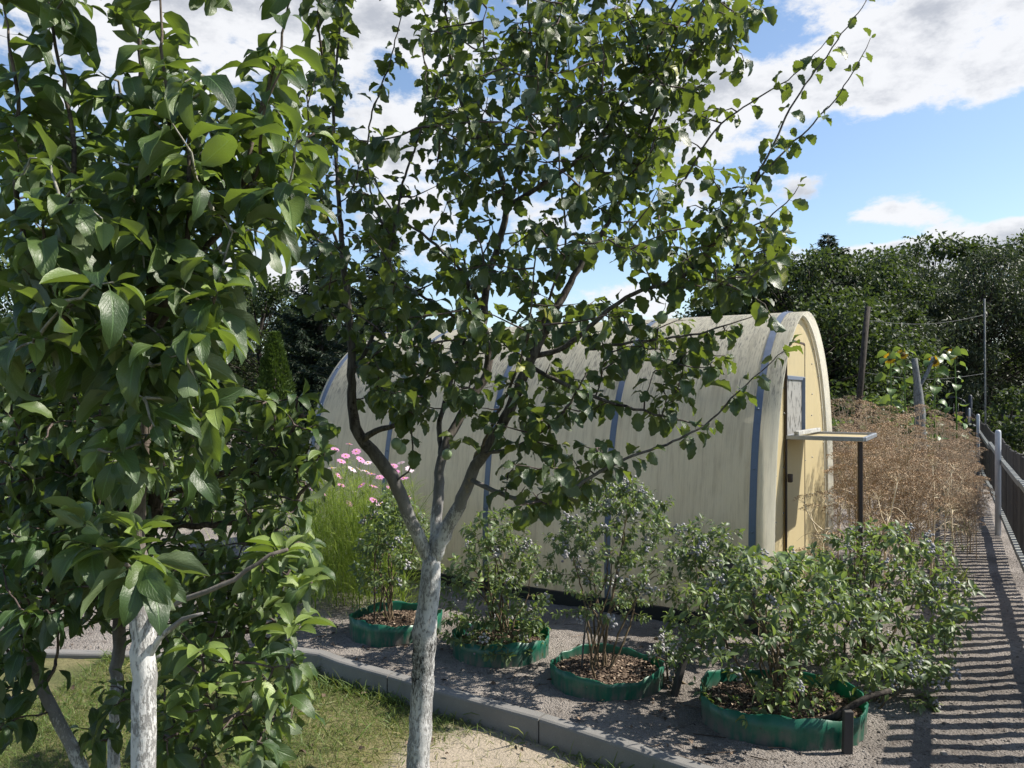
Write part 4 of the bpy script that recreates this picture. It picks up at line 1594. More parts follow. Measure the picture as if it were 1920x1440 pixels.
def berry_protos():
    out = []
    for k in range(5):
        mb = Mesh()
        n = [9, 13, 7, 16, 11][k]
        for i in range(n):
            c = rng.normal(size=3) * np.array([.011, .011, .014]) + np.array([0, 0, -.012])
            ball(mb, c, rng.uniform(.0055, .0085), 7, 5, R=np.clip(rng.choice([.25, .5, .6, .7, .95], p=[.2, .3, .25, .15, .1]) + rng.normal() * .06, 0, 1))
        out.append(mb.mesh('berry_cluster', M['berry']))
    return out


BERRIES = berry_protos()


def build_bush(px, base_d, cpx, ctop, cbot, halfw, depth, nstem, ntwig, nberry, label, light=0.0, leaf=.042, lower=0.3, base_z=.05, name='blueberry_bush', top_bias=.6):
    """bush from base (px, base_d) filling the silhouette centre cpx, rows ctop..cbot"""
    bx = (px - 960) / F * base_d
    root = thing(name, (bx, base_d, base_z), label, 'bush', 'blueberry bushes')
    b = np.array([bx, base_d, base_z])
    T = Tree(.0066 * (leaf / .042) ** 1.3, leaf * 1.12, T_BERRY, T_BERRY, .25, .8, .0014)
    ct = P(cpx, ctop, base_d)
    cb = P(cpx, cbot, base_d)
    hw = halfw / F * base_d
    H = ct[2] - base_z
    for i in range(nstem):
        a = rng.uniform(0, 6.283)
        r = math.sqrt(rng.random())
        tip = np.array([ct[0] + hw * .75 * r * math.cos(a), base_d + depth * .75 * r * math.sin(a), base_z + H * (1.0 - .45 * r * r) * rng.uniform(.75, 1.0)])
        s = b + np.array([rng.normal() * .05, rng.normal() * .05, -.02])
        m1 = s + (tip - s) * np.array([.25, .25, .4]) + rng.normal(size=3) * .02
        m2 = s + (tip - s) * np.array([.6, .6, .75]) + rng.normal(size=3) * .03
        rows = np.array([[*s, .0065], [*m1, .0055], [*m2, .004], [*tip, .002]])
        T.limb(rows, True, 7, .03, None, False)
    n = int(ntwig * 1.5)
    a = rng.uniform(0, 6.283, n)
    r = rng.random(n) ** .45
    zz = cb[2] + (ct[2] - cb[2]) * rng.random(n) ** top_bias
    f = np.clip((zz - cb[2]) / max(ct[2] - cb[2], .01), 0, 1)
    prof = np.sqrt(np.clip(1 - ((f - lower) / np.where(f > lower, 1.02 - lower, lower + .25)) ** 2, 0, 1))
    X = ct[0] + hw * r * prof * np.cos(a) + (bx - ct[0]) * (1 - f) * .5
    Y = base_d + depth * r * prof * np.sin(a)
    tg = np.stack([X, Y, np.maximum(zz, base_z + .03)], 1)
    # ragged outline
    tg += rng.normal(size=tg.shape) * np.array([.03, .03, .025])
    T.grow(tg, upb=.6, leaf_start=.15, light=light)
    T.finish(root, M['cane'], M['cane'], M['berry_leaf'])
    ends = [p[-1] for p in T.pts[nstem:]]
    idx = rng.choice(len(ends), min(nberry, len(ends)), replace=False)
    for i in idx:
        o = bpy.data.objects.new('berry_cluster', BERRIES[int(rng.integers(0, 5))])
        COL.objects.link(o)
        o.parent = root
        o.location = tuple(ends[i] + rng.normal(size=3) * .012 - np.array(root.location))
        o.rotation_euler = tuple(rng.normal(size=3) * .6)
        s = rng.uniform(.8, 1.25)
        o.scale = (s, s, s)
    return root


build_bush(735, 5.15, 740, 930, 1130, 85, .28, 8, 150, 14, 'leafy blueberry bush behind the plum trunk, beside the pink cosmos', .12)
build_bush(945, 4.72, 925, 965, 1215, 108, .32, 9, 210, 26, 'bright green blueberry bush with low dense leaves in the ring past the plum trunk', .12, lower=.25, top_bias=1.0)
build_bush(1120, 4.27, 1155, 905, 1170, 140, .35, 12, 190, 58, 'tall open blueberry bush heavy with pale berries in the chip filled ring', -.05, lower=.55, leaf=.034)
build_bush(1330, 4.75, 1335, 985, 1200, 90, .28, 8, 120, 42, 'small blueberry bush leaning against the greenhouse wall by the dark slanted stake', .0, lower=.5)
build_bush(1475, 3.77, 1455, 1045, 1325, 215, .42, 18, 205, 45, 'widest blueberry bush spreading over the largest green ring', .1, lower=.5, leaf=.054)
build_bush(1610, 4.5, 1655, 992, 1260, 180, .46, 18, 175, 40, 'blueberry bush without a ring, in front of the dried dill by the path', .1, lower=.5, leaf=.055, base_z=0.0)
build_bush(1625, 4.0, 1720, 1230, 1330, 90, .2, 5, 40, 22, 'low sprawling blueberry branch bush reaching over the path', .1, lower=.5, leaf=.055, base_z=.0)
build_bush(1265, 4.25, 1255, 1190, 1290, 38, .12, 4, 22, 20, 'very small blueberry bush tied to a short dark stake', -.05, lower=.5, leaf=.032, base_z=.0)

# ------------------------------------------------------------------ rhubarb, stakes


def build_rhubarb(px, py, d, n, size, label, hgt):
    b = np.array([(px - 960) / F * d, d, 0])
    root = thing('rhubarb_plant', b, label, 'plant', 'rhubarb plants')
    st, lf = Mesh(), Mesh()
    tm = [leaf_tmpl(.95, a, f, 9, 7, .04, .38, .22, .02) for a, f in ((.8, .2), (1.3, .3))]
    for i in range(n):
        a = i * 2.2 + rng.uniform(-.3, .3)
        o = np.array([math.cos(a), math.sin(a), 0])
        tip = b + o * .16 + UP * hgt * rng.uniform(.7, 1.1)
        L = smooth_line(np.array([b + o * .02, b + o * .07 + UP * hgt * .55, tip]), .04)
        tube(st, L, np.linspace(.011, .006, len(L)), 6)
        place_leaves(lf, tm, tip[None], (o + UP * rng.uniform(-.3, .35))[None], np.array([size * rng.uniform(.8, 1.1)]), np.array([rng.random()]), .2)
    st.build('stalks', M['rhubarb_leaf'], root)
    lf.build('leaves', M['rhubarb_leaf'], root)


build_rhubarb(1722, 1225, 4.95, 6, .20, 'rhubarb with drooping big leaves low beside the striped path', .16)
build_rhubarb(1490, 1100, 4.72, 4, .22, 'rhubarb raising a crumpled leaf in front of the greenhouse door', .66)


def stake(name, a, b, w, label, mat='dark_wood'):
    mb = Mesh()
    a, b = np.asarray(a, float), np.asarray(b, float)
    beam(mb, a, b, w, w * .7, bev=.003)
    o = mb.build(name, M[mat], smooth=False)
    tag(o, label, 'stake', 'garden stakes')


stake('garden_stake', P(1312, 1175, 4.62), P(1372, 1050, 4.6), .045, 'dark stake leaning against the greenhouse wall among berries')
stake('garden_stake', (P(1588, 1440, 3.42)[0], 3.42, -.05), (P(1590, 1335, 3.42)[0], 3.42, .19), .04, 'upright dark stake at the rim of the largest green ring')
stake('garden_stake', (P(1262, 1300, 4.1)[0], 4.1, -.03), P(1285, 1225, 4.12), .04, 'short leaning dark stake beside the very small bush')


def stick():
    mb = Mesh()
    L = smooth_line(np.array([P(1470, 1368, 3.62), P(1560, 1345, 3.5), P(1620, 1310, 3.48), P(1670, 1295, 3.5)]), .04)
    tube(mb, L, np.linspace(.020, .012, len(L)), 10, rough=.13)
    tag(mb.build('fallen_branch', M['dark_bark']), 'thick dark bent branch lying across the largest ring', 'branch')
    mb = Mesh()
    tube(mb, smooth_line(np.array([(.385, 4.28, 0), (.395, 4.27, .2), (.42, 4.26, .42)]), .04), .006, 7, rough=.05)
    tag(mb.build('plant_cane', M['old_wood']), 'thin grey cane pushed in at the rim of the chip filled ring', 'stake')


stick()

# ------------------------------------------------------------------ cosmos


def build_cosmos():
    tm = [leaf_tmpl(.024, a, 0, 4, 3, 0, .4, 0, 0) for a in (.5, 1.0)]
    pet = leaf_tmpl(.62, .4, .15, 4, 3, 0, .62, 0, 0)
    n = 0
    spots = []
    for px, py in [(628, 843), (655, 833), (668, 847), (640, 865), (676, 862), (673, 880), (686, 884), (696, 889), (712, 895), (738, 874), (742, 884), (768, 880), (757, 897), (625, 934),
                   (640, 910), (678, 910), (655, 945), (700, 938), (617, 900), (622, 878), (605, 925), (713, 945), (765, 930), (730, 915), (600, 960), (690, 970), (648, 855), (660, 880), (690, 868), (700, 912), (722, 878), (635, 892), (664, 922), (752, 868), (608, 890), (588, 915)]:
        d = rng.uniform(5.55, 6.3)
        spots.append((px, py, d))
    kinds = [('petal_pink', 'pink'), ('petal_pale', 'pale pink')]
    names = ['tallest', '']
    for i, (px, py, d) in enumerate(spots):
        top = P(px, py, d)
        b = np.array([top[0] + rng.normal() * .06, d + rng.normal() * .06, 0])
        pk = 0 if rng.random() < .62 else 1
        hi = 'tall' if py < 880 else 'shorter'
        lab = f'{hi} cosmos with a {kinds[pk][1]} flower in the feathery clump before the greenhouse'
        root = thing('cosmos_plant', b, lab, 'flower', 'cosmos flowers beside the greenhouse')
        st, lf, fl, dc = Mesh(), Mesh(), Mesh(), Mesh()
        L = smooth_line(np.array([b, b + (top - b) * .5 + rng.normal(size=3) * .04, top]), .06)
        tube(st, L, np.linspace(.0045, .0018, len(L)), 4)
        # branches and feathery leaves
        k = 260
        f = rng.random(k) ** .9 * .88
        pos = np.stack([np.interp(f, np.linspace(0, 1, len(L)), L[:, j]) for j in range(3)], 1)
        a = rng.uniform(0, 6.283, k)
        rad = rng.random(k) * .13 * (1.1 - f)
        pos[:, 0] += np.cos(a) * rad
        pos[:, 1] += np.sin(a) * rad
        dr = np.stack([np.cos(a) * .6, np.sin(a) * .6, rng.uniform(.1, 1.3, k)], 1)
        place_leaves(lf, tm, pos, dr, rng.uniform(.05, .14, k), rng.random(k))
        for q in range(5):
            s = L[int(len(L) * rng.uniform(.15, .6))]
            e = s + np.array([rng.normal() * .09, rng.normal() * .09, rng.uniform(.15, .4)])
            tube(st, smooth_line(np.array([s, (s + e) / 2 + rng.normal(size=3) * .01, e]), .08), .0018, 4)
            if rng.random() < .5:
                ball(st, e, .007, 6, 5)
        st.build('stem', M['cosmos_leaf'], root)
        lf.build('leaves', M['cosmos_leaf'], root)
        tilt = nrm(np.array([rng.normal() * .45 + .2, rng.normal() * .3 - .2, 1]))
        e1 = nrm(np.cross(tilt, [0, 1, .1]))
        e2 = np.cross(tilt, e1)
        aa = np.arange(8) * 2 * np.pi / 8
        dirs = np.cos(aa)[:, None] * e1 + np.sin(aa)[:, None] * e2 + tilt * .12
        place_leaves(fl, [pet], np.repeat(top[None], 8, 0), dirs, np.full(8, rng.uniform(.032, .043)), np.full(8, .5), .05, np.repeat(tilt[None], 8, 0))
        fl.build('petals', M[kinds[pk][0]], root)
        ball(dc, top + tilt * .004, .007, 8, 6, sq=(1, 1, .7))
        dc.build('flower_centre', M['disc_yellow'], root)
    # the green feathery mass between them
    mb = Mesh()
    k = 11000
    x = rng.normal(-1.45, .28, k)
    y = rng.normal(6.0, .33, k)
    h = .74 + .34 * fbm(x, y, 7, 77)
    z = rng.random(k) ** .8 * h
    a = rng.uniform(0, 6.283, k)
    ok = (x < -.75) & (x > -2.3)
    place_leaves(mb, tm, np.stack([x, y, z], 1)[ok], np.stack([np.cos(a) * .45, np.sin(a) * .45, rng.uniform(.2, 1.4, k)], 1)[ok], rng.uniform(.04, .12, k)[ok], rng.random(k)[ok])
    tag(mb.build('cosmos_foliage', M['cosmos_leaf']), 'feathery light green cosmos foliage between bush and greenhouse', 'foliage', kind='stuff')


build_cosmos()

# ------------------------------------------------------------------ dried dill


def umbel(mb_s, mb_u, c, r, up_, nray=13):
    up_ = nrm(up_)
    e1 = nrm(np.cross(up_, [.3, .9, .1]))
    e2 = np.cross(up_, e1)
    for i in range(nray):
        a = i * 2.4
        rr = math.sqrt((i + .5) / nray)
        tip = c + r * rr * (math.cos(a) * e1 + math.sin(a) * e2) + up_ * r * (.75 - .35 * rr * rr)
        L = np.array([c, (c + tip) / 2 + up_ * r * .06, tip])
        tube(mb_s, L, .0010, 3, cap=False)
        k = 12
        th = np.arange(k) * 2.4
        q = np.sqrt((np.arange(k) + .5) / k) * r * .26
        pts = tip + q[:, None] * (np.cos(th)[:, None] * e1 + np.sin(th)[:, None] * e2) + up_ * r * .15 + rng.normal(size=(k, 3)) * r * .03
        s = r * .07
        dx = nrm(rng.normal(size=(k, 3))) * s
        dy = nrm(rng.normal(size=(k, 3))) * s * .8
        V = np.stack([pts - dx, pts - dy, pts + dx, pts + dy], 1).reshape(-1, 3)
        mb_u.add(V, np.arange(4 * k).reshape(-1, 4), None, rng.random())
        # hair rays of the umbellets
        w = np.cross(pts - tip, up_)
        w = nrm(w) * .0005
        V = np.stack([np.repeat((tip)[None], k, 0) - w, np.repeat(tip[None], k, 0) + w, pts + w, pts - w], 1).reshape(-1, 3)
        mb_s.add(V, np.arange(4 * k).reshape(-1, 4))


def dill_plant(h, seed, thick=1.0):
    st, um = Mesh(), Mesh()
    top = np.array([rng.normal() * .08, rng.normal() * .08, h])
    L = smooth_line(np.array([[0, 0, 0], [top[0] * .3 + rng.normal() * .02, top[1] * .3, h * .5], top]), .1)
    tube(st, L, np.linspace(.006, .0025, len(L)) * thick, 5)
    umbel(st, um, top, rng.uniform(.085, .12), np.array([rng.normal() * .2, rng.normal() * .2, 1]), 15)
    for i in range(7):
        f = rng.uniform(.22, .8)
        s = np.array([np.interp(f, np.linspace(0, 1, len(L)), L[:, j]) for j in range(3)])
        a = i * 2.4 + seed
        ln = rng.uniform(.2, .42) * h * .8
        e = s + np.array([math.cos(a) * ln * .55, math.sin(a) * ln * .55, ln * .8])
        B = smooth_line(np.array([s, s + (e - s) * np.array([.65, .65, .42]), e]), .08)
        tube(st, B, np.linspace(.0035, .0016, len(B)) * thick, 4)
        umbel(st, um, e, rng.uniform(.055, .095), np.array([math.cos(a) * .35, math.sin(a) * .35, 1]), 11)
    # withered thread leaves
    k = 26
    f = rng.random(k) * .8
    pos = np.stack([np.interp(f, np.linspace(0, 1, len(L)), L[:, j]) for j in range(3)], 1)
    a = rng.uniform(0, 6.283, k)
    place_leaves(st, [leaf_tmpl(.03, 1.2, 0, 4, 3, 0, .4, 0, 0)], pos, np.stack([np.cos(a), np.sin(a), rng.uniform(-.2, .9, k)], 1), rng.uniform(.08, .22, k), rng.random(k))
    return st, um


def build_dill():
    protos = [dill_plant(1.15, 0), dill_plant(1.0, 1), dill_plant(1.25, 2), dill_plant(.9, 3)]
    st, um = Mesh(), Mesh()
    cnt = 0
    while cnt < 140:
        y = 6.5 + 8.5 * rng.random() ** 1.3
        xf = 3.78 + (y - 5.73) * .566            # the fence
        lo = 2.98 + max(0, 7.1 - y) * .2 + (y - 7.1) * .30
        x = rng.uniform(lo, xf - (.55 if y < 7.6 else .22))
        if x < lo:
            continue
        s, u = protos[int(rng.integers(0, 4))]
        a = rng.uniform(0, 6.283)
        sc = rng.uniform(.84, 1.2) * (1 - .22 * max(0, (x - lo) / max(.1, xf - .45 - lo) - .3))
        R = np.array([[math.cos(a), -math.sin(a), 0], [math.sin(a), math.cos(a), 0], [0, 0, 1]]) * sc
        st.merge(s, R, np.array([x, y, 0]))
        um.merge(u, R, np.array([x, y, 0]))
        cnt += 1
    for i in range(42):
        y = 7.3 + 8 * rng.random() ** 1.2
        x = 3.78 + (y - 5.73) * .566 - rng.uniform(.22, .5)
        s, u = protos[int(rng.integers(0, 4))]
        a = rng.uniform(0, 6.283)
        sc = rng.uniform(.55, .82)
        R = np.array([[math.cos(a), -math.sin(a), 0], [math.sin(a), math.cos(a), 0], [0, 0, 1]]) * sc
        st.merge(s, R, np.array([x, y, 0]))
        um.merge(u, R, np.array([x, y, 0]))
    root = thing('dried_dill', (4, 9, 0), 'thicket of brown dried dill umbels between greenhouse and fence', 'dill')
    root['kind'] = 'stuff'
    tag(st.build('stems', M['dry_stem'], root), kind='stuff')
    tag(um.build('umbels', M['umbel'], root), kind='stuff')
    for (px, py, d, h, lab) in [(1745, 1085, 6.5, .98, 'single dead dill plant with pale forked stalk at the near edge of the thicket'),
                                (1660, 1060, 6.15, .9, 'single dead dill plant just past the prop of the window flap'),
                                (1545, 1090, 5.55, .80, 'dead dill plant with a brown umbel close against the greenhouse door'),
                                (1790, 1050, 7.1, .85, 'single dead dill plant nearest to the fence side of the thicket')]:
        b = np.array([(px - 960) / F * d, d, 0])
        r = thing('dill_plant', b, lab, 'dill', 'single dead dill plants')
        s, u = dill_plant(h, rng.uniform(0, 6), 1.7)
        s2, u2 = Mesh(), Mesh()
        s2.merge(s, None, b)
        u2.merge(u, None, b)
        s2.build('stalk', M['straw'], r)
        u2.build('umbels', M['umbel'], r)


build_dill()

# ------------------------------------------------------------------ picket fence, gate, wire fence
FA = np.array([3.86, 5.73, 0.0])
FD = nrm(np.array([.492, .870, 0]))
FN = np.array([-FD[1], FD[0], 0])      # towards the path


def fpt(t, z, off=0.0):
    return FA + FD * t + FN * off + UP * z


def build_fence():
    root = thing('picket_fence', fpt(0, 0), 'dark picket fence with pale rails and white round posts along the path', 'fence')
    mb = Mesh()
    t = -4.6
    while t < 17.5:
        w = rng.uniform(.060, .078)
        h = 1.03 + .018 * math.sin(t * 1.7) + rng.normal() * .008
        lean = rng.normal() * .006
        a, b = fpt(t, .09, -.03), fpt(t + lean, h, -.03)
        z = nrm(b - a)
        box(mb, (a + b) / 2, (w / 2, .009, np.linalg.norm(b - a) / 2), np.stack([FD, FN, z]), rng.random(), .006)
        t += .136 + rng.normal() * .004
    mb.build('pickets', M['slat'], root, smooth=False)
    posts = [-5.0, 3.3, 9.9, 16.9]
    for z in (.20, .83):
        mb = Mesh()
        for a, b in zip(np.arange(-4.6, 17.4, 2.75)[:-1], np.arange(-4.6, 17.4, 2.75)[1:]):
            sg = rng.normal() * .012
            beam(mb, fpt(a + .004, z + sg, .003), fpt(b - .004, z + rng.normal() * .012, .003), .042, .05)
        mb.build('rail', M['rail'], root, smooth=False)
    for t in posts:
        mb = Mesh()
        zt = 1.19 + rng.normal() * .01
        L = np.array([fpt(t, -.05, .05), fpt(t, zt * .5, .05), fpt(t, zt - .03, .05), fpt(t, zt - .01, .05), fpt(t, zt, .05)])
        tube(mb, L, [.031, .031, .031, .026, .015], 14)
        mb.build('post', M['white_paint'], root)
    # gate at the far end
    g = thing('garden_gate', fpt(17.8, 0), 'dark blue tubular gate with a rounded top at the far end of the path', 'gate')
    mb = Mesh()
    w = FN
    c = fpt(17.9, 0)
    a = np.linspace(0, np.pi, 12)
    L = np.vstack([[c + w * .1], np.array([c + w * (.45 - .35 * math.cos(x)) + UP * (1.25 + .22 * math.sin(x)) for x in a]), [c + w * .8]])
    tube(mb, L, .022, 8)
    for z in (.3, .9):
        beam(mb, c + w * .1 + UP * z, c + w * .8 + UP * z, .025, .025)
    for s in np.linspace(.18, .72, 6):
        tube(mb, [c + w * s + UP * .3, c + w * s + UP * 1.3], .008, 6)
    mb.build('gate_leaf', M['gate_blue'], g)
    for s in (0.0, .92):
        mb = Mesh()
        tube(mb, [c + w * s, c + w * s + UP * 1.5, c + w * s + UP * 1.54], [.05, .05, .02], 12)
        mb.build('gate_post', M['gate_blue'], g)
    # wire mesh fence beyond, to the side
    o = fpt(12.8, 0, -.5)
    r = thing('wire_fence', o, 'green wire mesh fence with a top bar beyond the pickets', 'fence')
    dirw = nrm(np.array([.98, -.18, 0]))
    mb = Mesh()
    n = 56
    Lw, hz = 7.0, 1.08
    for i in range(n):
        for sgn in (1, -1):
            s0 = i * Lw / n
            a_ = o + dirw * s0 + UP * (.06 if sgn > 0 else hz)
            ln = min(hz - .06, Lw - s0)
            b_ = a_ + dirw * ln * .7 + UP * sgn * (ln)
            tube(mb, [a_, b_], .0028, 3, cap=False)
    mb.build('wire_mesh', M['mesh_green'], r)
    mb = Mesh()
    beam(mb, o + UP * hz, o + dirw * Lw + UP * hz, .04, .04)
    mb.build('top_bar', M['rail'], r, smooth=False)
    for s in (0, 2.3, 4.6, 7.0):
        mb = Mesh()
        beam(mb, o + dirw * s, o + dirw * s + UP * 1.2, .05, .05, up=np.array([0, 1.0, 0]))
        mb.build('post', M['gate_blue'], r, smooth=False)


build_fence()

# ------------------------------------------------------------------ things beyond the beds


def build_poles():
    d = 13.0
    mb = Mesh()
    a, b = P(1606, 800, d), P(1627, 575, d)
    a = a + (a - b) * .35
    tube(mb, [a, (a + b) / 2, b], [.06, .055, .045], 8, rough=.04)
    tag(mb.build('wooden_pole', M['dark_bark']), 'dark leaning wooden pole behind the dried dill', 'pole', 'poles before the trees')
    d2 = 14.5
    mb = Mesh()
    c, e = P(1848, 800, d2), P(1846, 560, d2)
    c[2] = 0
    tube(mb, [c, (c + e) / 2, e], .016, 8)
    tag(mb.build('metal_pole', M['grey_bark']), 'thin pale metal pole before the willows beyond the fence', 'pole', 'poles before the trees')
    mb = Mesh()
    for y0, y1 in ((600, 590), (697, 700)):
        p, q = P(1622 if y0 < 650 else 1614, y0, d), P(1846, y1, d2)
        t = np.linspace(0, 1, 14)[:, None]
        L = p * (1 - t) + q * t - UP * .12 * np.sin(np.pi * t)
        tube(mb, L, .003, 4)
    tag(mb.build('line_wire', M['wire']), 'two slack wires strung between the dark pole and the pale pole', 'wire')


build_poles()


def build_sunflowers():
    heads = [(1668, 672, 12.2, -.9, .2, 'sunflower turned sideways, tallest leafy one nearest the dark pole'),
             (1692, 665, 12.6, -.4, .5, 'sunflower half hidden among its leaves beside the pale trunk'),
             (1752, 678, 12.4, -.8, .0, 'sunflower bent low between the other two heads'),
             (1785, 664, 12.8, -.1, .1, 'sunflower facing forward, farthest from the dark pole')]
    for px, py, d, fx, fz, lab in heads:
        top = P(px, py, d)
        b = np.array([top[0] + .08 + rng.normal() * .05, d, 0])
        root = thing('sunflower', b, lab, 'sunflower', 'sunflowers before the trees')
        st, lf = Mesh(), Mesh()
        L = smooth_line(np.array([b, b + UP * top[2] * .5, (b + top) / 2 + UP * (top[2] * .5 + .05), top + UP * .04]), .15)
        tube(st, L, np.linspace(.016, .008, len(L)), 7)
        st.build('stem', M['rhubarb_leaf'], root)
        tm = [leaf_tmpl(.75, a, .25, 6, 3, .03, .35, .05, .3) for a in (.9, 1.4)]
        k = 16
        f = np.linspace(.35, .97, k)
        pos = np.stack([np.interp(f, np.linspace(0, 1, len(L)), L[:, j]) for j in range(3)], 1)
        a = np.arange(k) * 2.4
        place_leaves(lf, tm, pos, np.stack([np.cos(a), np.sin(a), np.full(k, -.35)], 1), rng.uniform(.14, .24, k), rng.random(k) * .3)
        lf.build('leaves', M['rhubarb_leaf'], root)
        nd = nrm(np.array([fx, -1, fz]))
        e1 = nrm(np.cross(nd, UP))
        e2 = np.cross(nd, e1)
        pt = leaf_tmpl(.34, .3, .2, 4, 3, 0, .45, 0, 0)
        k = 22
        a = np.arange(k) * 2 * np.pi / k
        dirs = np.cos(a)[:, None] * e1 + np.sin(a)[:, None] * e2 + nd * .15
        fl = Mesh()
        place_leaves(fl, [pt], top + dirs * .036, dirs, np.full(k, .062), np.full(k, .5), .15, np.repeat(nd[None], k, 0))
        fl.build('petals', M['petal_yellow'], root)
        dc = Mesh()
        ball(dc, (0, 0, 0), 1, 12, 8)
        V = dc.V[0] * np.array([.045, .045, .016])
        dc.V[0] = V @ np.stack([e1, e2, nd]) + top + nd * .012
        dc.build('flower_disc', M['disc_brown'], root)


build_sunflowers()


# --- trees beyond
def clump_tree(name, h, w, nclump, nleaf, leaf, tmpl, leafmat, barkmat, label, shape='round', base=.12, seed=0):
    root = thing(name, (0, 0, 0), label, 'tree', 'trees along the garden edge')
    tr, lf = Mesh(), Mesh()
    L = smooth_line(np.array([[0, 0, -.2], [.05 * w, 0, h * .3], [-.03 * w, .04 * w, h * .6], [0, 0, h * .92]]), .3)
    tube(tr, L, np.linspace(h * .028, h * .006, len(L)), 8, rough=.04)
    cs = []
    for i in range(nclump):
        f = base + (1 - base) * rng.random() ** .85
        if shape == 'round':
            pr = math.sin(math.pi * min(1, max(.03, (f - base * .5) / (1.06 - base * .5))) ** .8) ** .7
        else:
            pr = (1.03 - f)
        a = rng.uniform(0, 6.283)
        r = w * .5 * pr * rng.random() ** .4
        c = np.array([math.cos(a) * r, math.sin(a) * r, f * h])
        cs.append(c)
        s = np.array([np.interp(f * .75, np.linspace(0, 1, len(L)), L[:, j]) for j in range(3)])
        tube(tr, smooth_line(np.array([s, (s + c) / 2 + UP * .05 * h * rng.normal() * .5, c]), .25), .012 * h / 5, 4, cap=False)
    cs = np.array(cs)
    k = nclump * nleaf
    idx = np.repeat(np.arange(nclump), nleaf)
    rad = rng.uniform(.06, .14, nclump) * w * .9
    off = nrm(rng.normal(size=(k, 3))) * (rng.random((k, 1)) ** .45)
    off[:, 2] *= .75
    pos = cs[idx] + off * rad[idx][:, None]
    d = off * .8 + rng.normal(size=(k, 3)) * .5 + np.array([0, 0, -.3])
    tone = rng.uniform(-.22, .22, nclump)[idx]
    place_leaves(lf, tmpl, pos, d, leaf * rng.uniform(.6, 1.3, k), np.clip(rng.beta(2, 2.4, k) * .9 + tone, 0, 1), .7)
    tr.build('trunk', barkmat, root)
    lf.build('crown', leafmat, root)
    return root


def spruce(name, h, w, label):
    root = thing(name, (0, 0, 0), label, 'tree', 'trees along the garden edge')
    tr, lf = Mesh(), Mesh()
    L = np.array([[0, 0, -.2], [0, 0, h * .5], [.02, 0, h]])
    tube(tr, L, [h * .022, h * .014, .01], 7)
    z = h * .06
    P_, D_, S_ = [], [], []
    while z < h * .985:
        f = z / h
        n = 7 if f < .8 else 5
        ln = w * .5 * (1 - f) ** .85 * rng.uniform(.75, 1.1) + .10
        for i in range(n):
            a = i * 2 * math.pi / n + rng.uniform(0, 6.283)
            o = np.array([math.cos(a), math.sin(a), 0])
            l2 = ln * rng.uniform(.6, 1.15)
            up0 = .25 + .5 * f
            B = smooth_line(np.array([[0, 0, z], o * l2 * .55 + UP * (z - .10 * l2 + l2 * .2 * up0), o * l2 + UP * (z + l2 * (up0 - .35))]), .12)
            tube(tr, B, np.linspace(.012, .003, len(B)), 4, cap=False)
            k = int(12 + l2 * 95)
            u = rng.random(k) ** .75
            p = np.stack([np.interp(u, np.linspace(0, 1, len(B)), B[:, j]) for j in range(3)], 1)
            sd = np.cross(o, UP)
            d = o * .7 + sd * rng.normal(size=(k, 1)) * .9 + UP * rng.normal(size=(k, 1)) * .35 - UP * .15
            P_.append(p)
            D_.append(d)
            S_.append(rng.uniform(.10, .24, k) * (1.1 - .4 * u))
        z += h * .017 + .03
    P_, D_, S_ = np.concatenate(P_), np.concatenate(D_), np.concatenate(S_)
    place_leaves(lf, [leaf_tmpl(.22, .5, .3, 3, 3, 0, .4, 0, 0)], P_, D_, S_, np.clip(rng.beta(2, 2.5, len(P_)), 0, 1), .5)
    tr.build('trunk', M['dark_bark'], root)
    lf.build('crown', M['spruce_leaf'], root)
    return root


def at(px, d, z=0.0):
    return ((px - 960) / F * d, d, z)


